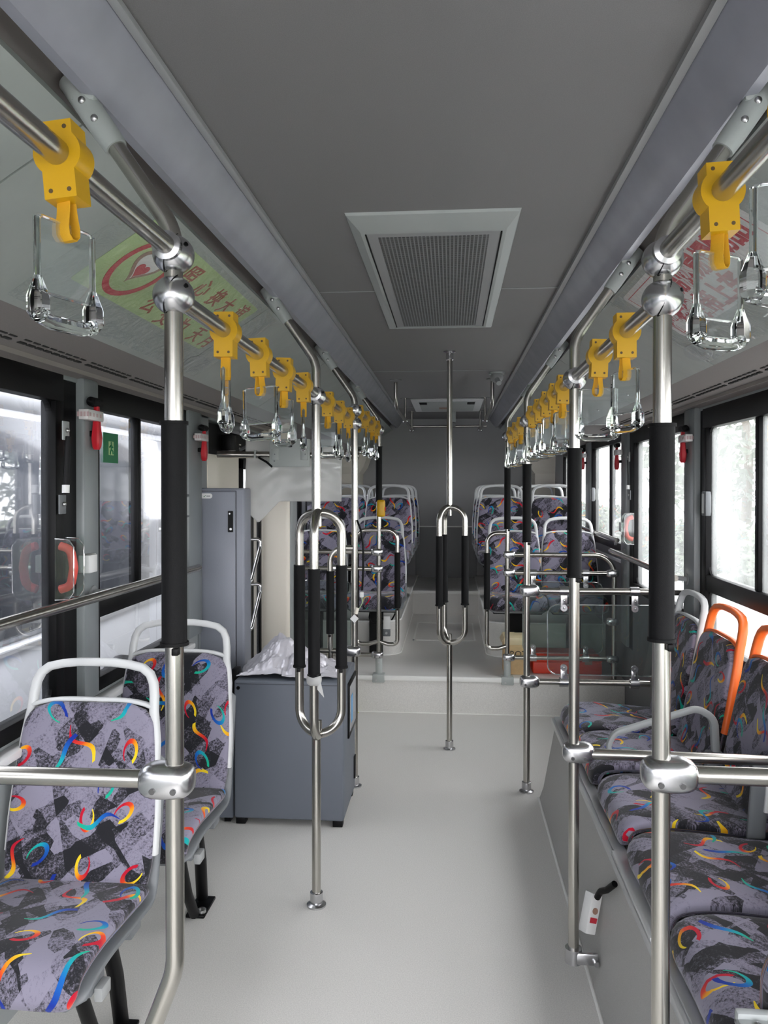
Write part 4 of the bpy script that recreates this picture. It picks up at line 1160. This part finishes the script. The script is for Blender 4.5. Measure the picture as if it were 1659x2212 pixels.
# red emergency levers under clear covers
def lever(sg, y, label):
    x = sg * (WX - .02)
    t = thing('emergency_lever', label, 'lever', (x, y, 1.19))
    m = MB(); m.tube(rounded([(x, y, 1.36), (x - sg * .035, y, 1.35), (x - sg * .045, y, 1.29), (x - sg * .035, y, 1.23), (x, y, 1.22)], .03), .014, 12); m.build('red_handle', 'red_soft', t)
    m = MB()
    po = [(x, 1.19), (x - sg * .045, 1.192), (x - sg * .062, 1.215), (x - sg * .062, 1.36), (x - sg * .045, 1.383), (x, 1.385)]
    for yy in (y - .035, y + .035): m.prism(po, 'y', yy - .0015, yy + .0015)
    m.build('clear_cover', 'acrylic_panel', t, smooth=False)
    m = MB(); m.tube([(p[0], y - .035, p[1]) for p in po], .0025, 8); m.tube([(p[0], y + .035, p[1]) for p in po], .0025, 8); m.build('cover_edge', 'acrylic_edge', t)
    s2_ = 1
    ya = sorted((y + s2_ * .09, y + s2_ * .15)); yb = sorted((y + s2_ * .15, y + s2_ * .19)); xa = sorted((x - sg * .055, x - sg * .015)); xb = sorted((x - sg * .032, x))
    m = MB(); m.box((xa[0], ya[0], 1.262), (xa[1], ya[1], 1.322), .003); m.box((xb[0], yb[0], 1.262), (xb[1], yb[1], 1.322), .003); m.build('seal_clip', 'white', t)
lever(-1, 2.44, 'red emergency lever under a clear cover by the nearest side window')
lever(1, 5.08, 'red emergency lever under a clear cover by the tall undivided window')
def strut(sg, y, z0, z1, label, rod=.009):
    x = sg * (WX - .02)
    t = thing('window_strut', label, 'strut', (x, y, z0))
    MB().tube([(x - sg * .012, y - .012, z0 + .035), (x - sg * .012, y + .006, z1 - .02)], rod, 10).build('rod', 'black_matte', t)
    for z, yy, nm in ((z1, y + .012, 'upper_bracket'), (z0, y - .012, 'lower_bracket')):
        m = MB(); m.box((min(x, x - sg * .006), yy - .026, z - .032), (max(x, x - sg * .006), yy + .016, z + .030), .002); b = m.build(nm, 'plastic_grey' if z == z1 else 'shell', t)
        m = MB(); m.ell((x - sg * .010, yy - .004, z), (.006, .008, .008), 1, 14, 8); m.build('bolt', 'bolt', b)
    m = MB(); m.cyl((x - sg * .012, y - .012, z0 + .036), (x - sg * .012, y - .011, z0 + .062), .012, seg=14); m.build('rod_end', 'white', t)
strut(-1, 2.465, 1.495, 1.735, 'black gas strut on the dark frame beside the nearest side window')
strut(1, 5.17, 1.50, 1.745, 'thin strut with two bolts beside the tall undivided window', .003)
for x, y, z, lab in ((WX - .012, 3.675, 1.475, 'grey sliding latch on the wide divided window'), (WX - .012, 6.535, 1.49, 'grey sliding latch on the far divided window'), (-WX + .012, 3.66, 1.46, 'grey sliding latch behind the nearest pole')):
    t = thing('window_latch', lab, 'latch', (x, y, z))
    m = MB(); m.box((x - .012, y - .03, z - .055), (x + .012, y + .03, z + .055), .004); m.build('latch_body', 'shell', t)
    m = MB(); m.box((x - .02, y - .008, z - .045), (x + .02, y + .008, z + .045), .004); m.build('thumb_grip', 'plastic_grey', t)

# ================================================================== CEILING FITTINGS
vt = thing('ceiling_vent', 'large square perforated vent in the ceiling', 'vent', (0, 3.12, CZ))
x0, x1, y0, y1 = -.255, .257, 2.285, 3.945
m = MB()
def frame_ring(ox, oy, z): return [Vector((x0 + ox, y0 + oy, z)), Vector((x1 - ox, y0 + oy, z)), Vector((x1 - ox, y1 - oy, z)), Vector((x0 + ox, y1 - oy, z))]
m.faces([frame_ring(0, 0, CZ + .0), frame_ring(.004, .004, CZ - .008), frame_ring(.035, .10, CZ - .026), frame_ring(.046, .12, CZ - .026), frame_ring(.046, .12, CZ - .010)], caps=False)
m.build('vent_frame', 'plate', vt, ang=15)
m = MB(); m.box((x0 + .05, y0 + .125, CZ - .024), (x1 - .05, y1 - .125, CZ - .006)); m.build('vent_lid', 'alu_paint', vt, smooth=False)
m = MB(); m.box((x0 + .085, y0 + .16, CZ - .0255), (x1 - .085, y1 - .15, CZ - .023)); m.build('vent_grille', 'grille', vt, smooth=False)
m = MB()
for x in (x0 + .047, x1 - .051): m.box((x, y0 + .13, CZ - .0262), (x + .004, y1 - .13, CZ - .02))
m.build('lid_gap', 'black', vt, smooth=False)
rh = thing('roof_hatch', 'pale rectangular roof hatch over the rear aisle', 'hatch', (.02, 7.6, CZ))
m = MB(); m.box((-.31, 7.10, CZ - .018), (.35, 8.20, CZ), .014, 3); m.build('hatch_frame', 'handle_grey', rh)
m = MB(); m.box((-.24, 7.22, CZ - .024), (.28, 8.08, CZ - .016), .006); m.build('hatch_lid', 'plate', rh)
for x in (-.20, .24):
    m = MB(); m.box((x - .035, 7.24, CZ - .034), (x + .035, 7.36, CZ - .022), .006); m.build('hatch_handle', 'black_matte', rh)
m = MB(); m.box((-.06, 7.7, CZ - .0255), (.03, 7.85, CZ - .0235)); m.build('hatch_label', 'ink_taupe', rh, smooth=False)
# low ceiling handrails of the rear with hangers
def hung_rail(x, label):
    t = thing('ceiling_handrail', label, 'handrail', (x, 6.9, CZ))
    MB().tube(rounded([(x, 5.86, CZ - .02), (x, 5.86, 2.17), (x, 6.0, 2.15), (x, 8.35, 2.15)], .06), .014, 14).build('rail_tube', 'steel', t)
    for y in (7.1, 8.3):
        MB().tube([(x, y, CZ - .004), (x, y, 2.15)], .011, 12).build('hanger', 'steel', t)
        m = MB(); m.ell((x, y, 2.15), (.026, .026, .022), .9, 16, 10); m.build('ball_clamp', 'chrome', t)
    for y in (5.86, 7.1, 8.3):
        m = MB(); m.lathe([(.045, -.004), (.045, 0), (.012, 0)], (x, y, CZ), 18); m.build('ceiling_flange', 'chrome', t)
hung_rail(-.355, 'short handrail hung from the rear ceiling, cable side'); hung_rail(.36, 'short handrail hung from the rear ceiling, camera dome side')
tag(MB().tube([(-.38, 8.32, 2.19), (.43, 8.32, 2.19)], .012, 12).build('cross_rail', 'steel'), 'thin steel cross rail under the rear ceiling hatch', 'handrail')
cd = thing('dome_camera', 'small grey dome camera under the rear ceiling', 'camera', (.375, 5.55, CZ))
m = MB(); m.lathe([(.055, -.012), (.055, 0), (.02, 0)], (.375, 5.55, CZ), 24); m.build('camera_base', 'plate', cd)
m = MB(); m.ell((.375, 5.55, CZ - .035), (.045, .045, .038), 1, 20, 12); m.build('camera_ball', 'alu_paint', cd)
m = MB(); m.cyl((.375, 5.52, CZ - .05), (.385, 5.47, CZ - .085), .018, seg=16); m.build('camera_lens', 'plastic_grey', cd)
sc_ = thing('bullet_camera', 'tiny bullet camera at the rear cross rail', 'camera', (.085, 8.25, 2.24))
m = MB(); m.cyl((.085, 8.25, CZ), (.085, 8.25, 2.23), .022, seg=16); m.build('camera_base', 'plate', sc_)
m = MB(); m.cyl((.085, 8.28, 2.215), (.085, 8.18, 2.195), .022, seg=16); m.build('camera_body', 'shell', sc_)

# ================================================================== CABINETS AND LOOSE THINGS
tc_ = thing('tall_cabinet', 'tall narrow dark grey steel cabinet by the middle door', 'cabinet', (-1.11, 4.0, 0))
MB().box((-1.232, 3.92, 0), (-.99, 4.062, 1.545), .012, 3).build('cabinet_body', 'cabinet_lit', tc_)
dd = MB().box((-1.222, 3.912, .04), (-1.035, 3.922, 1.525), .002).build('door', 'cabinet_lit', tc_)
m = MB()
for x in (-1.226, -1.033): m.box((x, 3.9185, .03), (x + .003, 3.921, 1.53))
m.box((-1.226, 3.9185, 1.528), (-1.03, 3.921, 1.531)); m.build('door_gap', 'cabinet_line', tc_, smooth=False)
m = MB(); m.prism(rr_poly(.026, .108, .003, -1.058, 1.375), 'y', 3.908, 3.913); hh = m.build('lock_plate', 'black', dd)
m = MB(); m.cyl((-1.062, 3.9085, 1.415), (-1.062, 3.906, 1.415), .004, seg=10); m.cyl((-1.056, 3.9085, 1.337), (-1.056, 3.904, 1.337), .008, .006, seg=12); m.build('lock', 'bolt', hh)
m = MB(); m.prism(rr_poly(.062, .026, .0125, -1.184, 1.505), 'y', 3.909, 3.9125); bd = m.build('logo_badge', 'white', tc_, smooth=False)
m = MB(); m.prism([(-1.199, 1.503), (-1.194, 1.499), (-1.184, 1.509), (-1.187, 1.509), (-1.194, 1.503)], 'y', 3.9082, 3.9092); m.build('logo_tick', 'green', tc_, smooth=False)
m = MB()
for k in range(3): m.prism(rr_poly(.0042, .007, .0015, -1.179 + k * .0065, 1.504), 'y', 3.9084, 3.9092)
m.build('logo_lettering', 'shell', tc_, smooth=False)
eb = thing('equipment_box', 'waist-high dark grey steel box with a black touchscreen on its aisle side', 'cabinet', (-.68, 3.74, 0))
MB().box((-.935, 3.53, .03), (-.428, 3.955, .665), .010, 3).build('box_body', 'cabinet', eb)
m = MB(); m.box((-.925, 3.5285, .648), (-.438, 3.5305, .650)); m.build('lid_seam', 'cabinet_line', eb, smooth=False)
for x in (-.93, -.48):
    for y in (3.54, 3.90): m = MB(); m.box((x, y, 0), (x + .045, y + .045, .032), .003); m.build('foot', 'black', eb)
m = MB(); m.cyl((-.915, 3.530, .63), (-.915, 3.526, .63), .008, seg=14); m.build('lock_knob', 'black', eb)
m = MB(); m.box((-.430, 3.665, .365), (-.420, 3.94, .625), .003); sc2 = m.build('screen_bezel', 'black', eb)
m = MB(); m.box((-.4205, 3.69, .39), (-.4195, 3.915, .605)); ss = m.build('screen_glass', 'screen', sc2, smooth=False)
m = MB(); m.box((-.4196, 3.73, .42), (-.4190, 3.80, .55)); m.build('screen_window', 'blue', sc2, smooth=False)
m = MB(); m.box((-.430, 3.90, .09), (-.422, 3.95, .20), .003); m.build('side_socket', 'black', eb)
lb = thing('low_box', 'low dark grey steel box between the second seat and the equipment box', 'box', (-1.07, 3.68, 0))
MB().box((-1.19, 3.55, .02), (-.945, 3.80, .325), .006).build('box_body', 'cabinet', lb)
m = MB()
for x in (-1.18, -.99): m.box((x, 3.56, 0), (x + .03, 3.60, .022))
m.build('foot', 'black', lb)
m = MB(); m.box((-.965, 3.60, .325), (-.937, 3.66, .70), .004); tag(m.build('angle_post', 'black'), 'black upright angle post between the second seat and the equipment box', 'post')
# crumpled silver cloth
random.seed(21)
bm = bmesh.new(); nx, ny = 72, 52; grid = []
from mathutils import noise as NZ
for j in range(ny + 1):
    row = []
    for i in range(nx + 1):
        u, v = i / nx * 2 - 1, j / ny * 2 - 1
        e = max(abs(u), abs(v))
        x = -.695 + u * .235 * (1 + .10 * NZ.noise(Vector((v * 2, 1.3, 0)))); y = 3.72 + v * .155
        p = Vector((u * 2.6, v * 2.0, 3.1))
        hgt = .055 * math.exp(-((u + .15) / .55) ** 2 - (v / .8) ** 2) + .115 * max(0, 1 - abs(u + .28) * 1.6) * max(0, 1 - abs(v) * .8) + .06 * max(0, 1 - abs(u - .45) * 1.8) * max(0, 1 - abs(v))
        rg = abs(NZ.noise(p)) * .05 + abs(NZ.noise(p * 2.3 + Vector((4, 0, 0)))) * .028 + abs(NZ.noise(p * 5.1)) * .012
        z = .672 + (hgt + rg * .9) * (1 - .35 * e ** 4) * (1 if e < .93 else .55)
        if j < 4 and -.1 < u < .45: y -= .015 * (4 - j) * .5
        row.append(bm.verts.new((x, y, z)))
    grid.append(row)
for j in range(ny):
    for i in range(nx):
        a, b, c, d = grid[j][i], grid[j][i + 1], grid[j + 1][i + 1], grid[j + 1][i]
        bm.faces.new((a, b, c)); bm.faces.new((a, c, d))
m = MB(); m.bm.free(); m.bm = bm
o = m.build('crumpled_cloth', 'silver_cloth', ang=24); tag(o, 'crumpled silver cloth lying on the equipment box', 'cloth')
sm = o.modifiers.new('thickness', 'SOLIDIFY'); sm.thickness = .0025; sm.offset = 1
# sign frame hanging on the high crossbar, wrapped in a white sheet
sf = thing('covered_sign', 'flat sign wrapped in translucent white sheeting hung from the high crossbar', 'sign', (-.75, 4.07, 1.72))
bm = bmesh.new(); nx, nz = 46, 40; grid = []
for j in range(nz + 1):
    row = []
    for i in range(nx + 1):
        u, v = i / nx, j / nz
        x = -1.03 + u * .515; zt = 1.80; zb = 1.475 + .0 * u
        drop = -.115 * max(0, 1 - abs(u - .14) / .22) if u < .36 else 0
        rgt = .01 * math.sin(u * 9)
        z = zt + (zb + drop - zt) * v
        y = 4.105 + .016 * NZ.noise(Vector((u * 4, v * 5, 0))) + .010 * math.sin((u * 3 + v) * 4) * v - .02 * v
        row.append(bm.verts.new((x, y, z)))
    grid.append(row)
for j in range(nz):
    for i in range(nx): bm.faces.new((grid[j][i], grid[j][i + 1], grid[j + 1][i + 1], grid[j + 1][i]))
m = MB(); m.bm.free(); m.bm = bm
o = m.build('wrapping', 'plastic_sheet', sf, ang=60); o.modifiers.new('thickness', 'SOLIDIFY').thickness = .002
MB().box((-1.0, 4.135, 1.49), (-.525, 4.145, 1.79), .01).build('sign_board', 'sheet', sf)
m = MB(); m.box((-.885, 4.028, 1.655), (-.672, 4.034, 1.80), .003); pl = m.build('mounting_plate', 'plate', sf)
for x in (-.872, -.72): MB().box((x, 4.022, 1.69), (x + .038, 4.03, 1.75), .004).build('pipe_strap', 'plate', pl)
for x in (-.965, -.785): MB().box((x - .004, 4.036, 1.70), (x + .004, 4.085, 1.745), .002).build('cable_tie', 'plate', pl)
for x, z in ((-.862, 1.775), (-.855, 1.72), (-.695, 1.72), (-.858, 1.685)): MB().cyl((x, 4.03, z), (x, 4.02, z), .0035, seg=8).build('screw', 'shell', pl)
m = MB(); m.ell((-.775, 4.024, 1.765), (.012, .004, .010), .8, 10, 6); m.build('sticker_spot', 'black', pl)
m = MB(); m.tube([(-.945, 4.04, 1.705), (-.90, 4.03, 1.68), (-.87, 4.03, 1.655)], .006, 8); m.build('cord', 'black', sf)
# machinery in the dark box above the door
mc = thing('door_actuator', 'dark door machinery in the open box above the middle door', 'machinery', (-1.2, 4.5, 1.75))
MB().cyl((-1.215, 4.35, 1.90), (-1.215, 4.80, 1.90), .035, seg=18).build('cylinder', 'shell', mc)
m = MB(); m.box((-1.25, 4.38, 1.76), (-1.19, 4.50, 1.85), .006); m.build('motor', 'black', mc)
m = MB()
for k in range(4): m.cyl((-1.19, 4.56 + .02 * (k % 2), 1.78 + .02 * (k // 2)), (-1.185, 4.56 + .02 * (k % 2), 1.78 + .02 * (k // 2)), .004, seg=8)
m.build('terminal', 'beige', mc)
m = MB(); m.tube(rounded([(-1.18, 4.55, 1.77), (-1.15, 4.68, 1.81), (-1.16, 4.82, 1.83)], .05), .010, 8); m.build('hose', 'shell', mc)
# data cable with connector and tag along the third pole
cb = thing('data_cable', 'black cable with a white plug and a paper tag hanging beside the cable pole', 'cable', (-.42, 4.02, 1.4))
MB().tube([(-.425, 4.018, 1.38), (-.405, 4.01, 1.33), (-.392, 4.01, 1.25), (-.392, 4.01, 1.13), (-.398, 4.01, 1.02)], .0055, 8).build('cable', 'black', cb)
m = MB(); m.box((-.409, 4.0, .985), (-.390, 4.018, 1.012), .003); m.build('plug', 'white', cb)
m = MB(); m.tube([(-.400, 4.01, .985), (-.395, 4.01, .96), (-.41, 4.01, .93), (-.425, 4.01, .92)], .0022, 6); m.build('thin_wire', 'pale_green', cb)
m = MB(); m.tube([(-.422, 4.005, .93), (-.43, 4.003, .90)], .010, 8); m.build('wire_end', 'beige', cb)
m = MB(); m.box((-.016, -.001, -.016), (.016, .001, .016), 0, rot=Matrix.Rotation(.75, 3, 'Y')); bmesh.ops.translate(m.bm, verts=m.bm.verts, vec=(-.437, 4.003, .875)); m.build('paper_tag', 'white', cb, smooth=False)
# junction box under the aisle seat of the first rear row
jb = thing('junction_box', 'small white wiring box with loose black leads under a rear aisle seat', 'wiring box', (-.435, 5.95, .50))
m = MB(); m.box((-.452, 5.92, .475), (-.402, 5.945, .575), .004); m.build('box_body', 'white', jb)
m = MB(); m.box((-.455, 5.925, .42), (-.40, 5.95, .475), .004); m.build('mount', 'shell', jb)
m = MB(); m.cyl((-.43, 5.925, .445), (-.43, 5.918, .445), .009, seg=12); m.build('mount_bolt', 'bolt', jb)
m = MB()
for pts in ([(-.55, 5.93, .62), (-.56, 5.92, .56), (-.54, 5.92, .52), (-.46, 5.93, .515)], [(-.36, 5.93, .60), (-.375, 5.92, .57), (-.39, 5.93, .545)], [(-.47, 5.93, .60), (-.475, 5.92, .57), (-.46, 5.93, .55)]): m.tube(rounded(pts, .03), .006, 8)
m.build('lead', 'black', jb)
# carton and red case on the step
ct = thing('carton', 'small brown cardboard carton with printed letters on the step', 'carton', (.53, 5.60, .25))
MB().box((.425, 5.50, .25), (.60, 5.70, .505), .004).build('carton_body', 'carton', ct)
m = MB(); m.box((.423, 5.498, .455), (.602, 5.702, .507), .003); m.box((.43, 5.50, .507), (.51, 5.70, .509)); m.build('packing_tape', 'carton_tape', ct)
m = MB(); text_mesh(m, 'BOT', .060, Matrix.Translation((.522, 5.4985, .392)) @ Matrix.Rotation(PI / 2, 4, 'X')); m.build('lettering', 'ink_dark', ct, smooth=False)
m = MB(); m.faces([[Vector((.425, 5.50, .505)), Vector((.425, 5.70, .505)), Vector((.405, 5.70, .47)), Vector((.405, 5.50, .47))], [Vector((.427, 5.50, .507)), Vector((.427, 5.70, .507)), Vector((.407, 5.70, .469)), Vector((.407, 5.50, .469))]]); m.build('flap', 'carton_tape', ct, smooth=False)
rc_ = thing('red_case', 'red rectangular case lying on the step behind the clear panels', 'case', (.89, 5.75, .25))
MB().box((.625, 5.54, .25), (1.10, 5.90, .335), .010, 3).build('case_body', 'red_box', rc_)
MB().box((.622, 5.537, .335), (1.103, 5.903, .362), .010, 3).build('case_lid', 'red_box', rc_)
m = MB(); m.box((.98, 5.53, .32), (1.03, 5.54, .36), .003); m.build('latch', 'ink_taupe', rc_)
# interlock switch on the wheel box
sw = thing('interlock_switch', 'white switch box with a red label and short black cable on the wheel box side', 'switch', (.545, 2.62, .12))
SWT = Matrix.Translation((.505, 2.56, .185)) @ Matrix.Rotation(-.30, 4, 'X') @ Matrix.Rotation(.25, 4, 'Y') @ Matrix.Rotation(.5, 4, 'Z')
m = MB(); m.box((-.024, -.020, -.060), (.016, .020, .060), .004); m.bm.transform(SWT); bx_ = m.build('switch_body', 'white', sw)
m = MB(); m.box((-.016, -.0212, -.026), (.010, -.020, -.010)); m.bm.transform(SWT); m.build('red_label', 'ink_red', bx_, smooth=False)
m = MB(); m.cyl((-.003, -.0200, .010), (-.003, -.0222, .010), .010, seg=16); m.bm.transform(SWT); m.build('dial', 'ink_taupe', bx_)
m = MB(); m.tube(rounded([(.520, 2.54, .245), (.526, 2.52, .275), (.540, 2.49, .295), (.556, 2.45, .335)], .03), .010, 10); m.build('cable', 'black', sw)
# yellow reflective wedge on the floor by the step
m = MB(); m.prism([(-.61, 5.37), (-.575, 5.37), (-.60, 5.12), (-.61, 5.12)], 'z', 0, .003); tag(m.build('floor_marking_strip', 'reflective', smooth=False), 'yellow reflective strip on the floor in front of the step', 'marking')
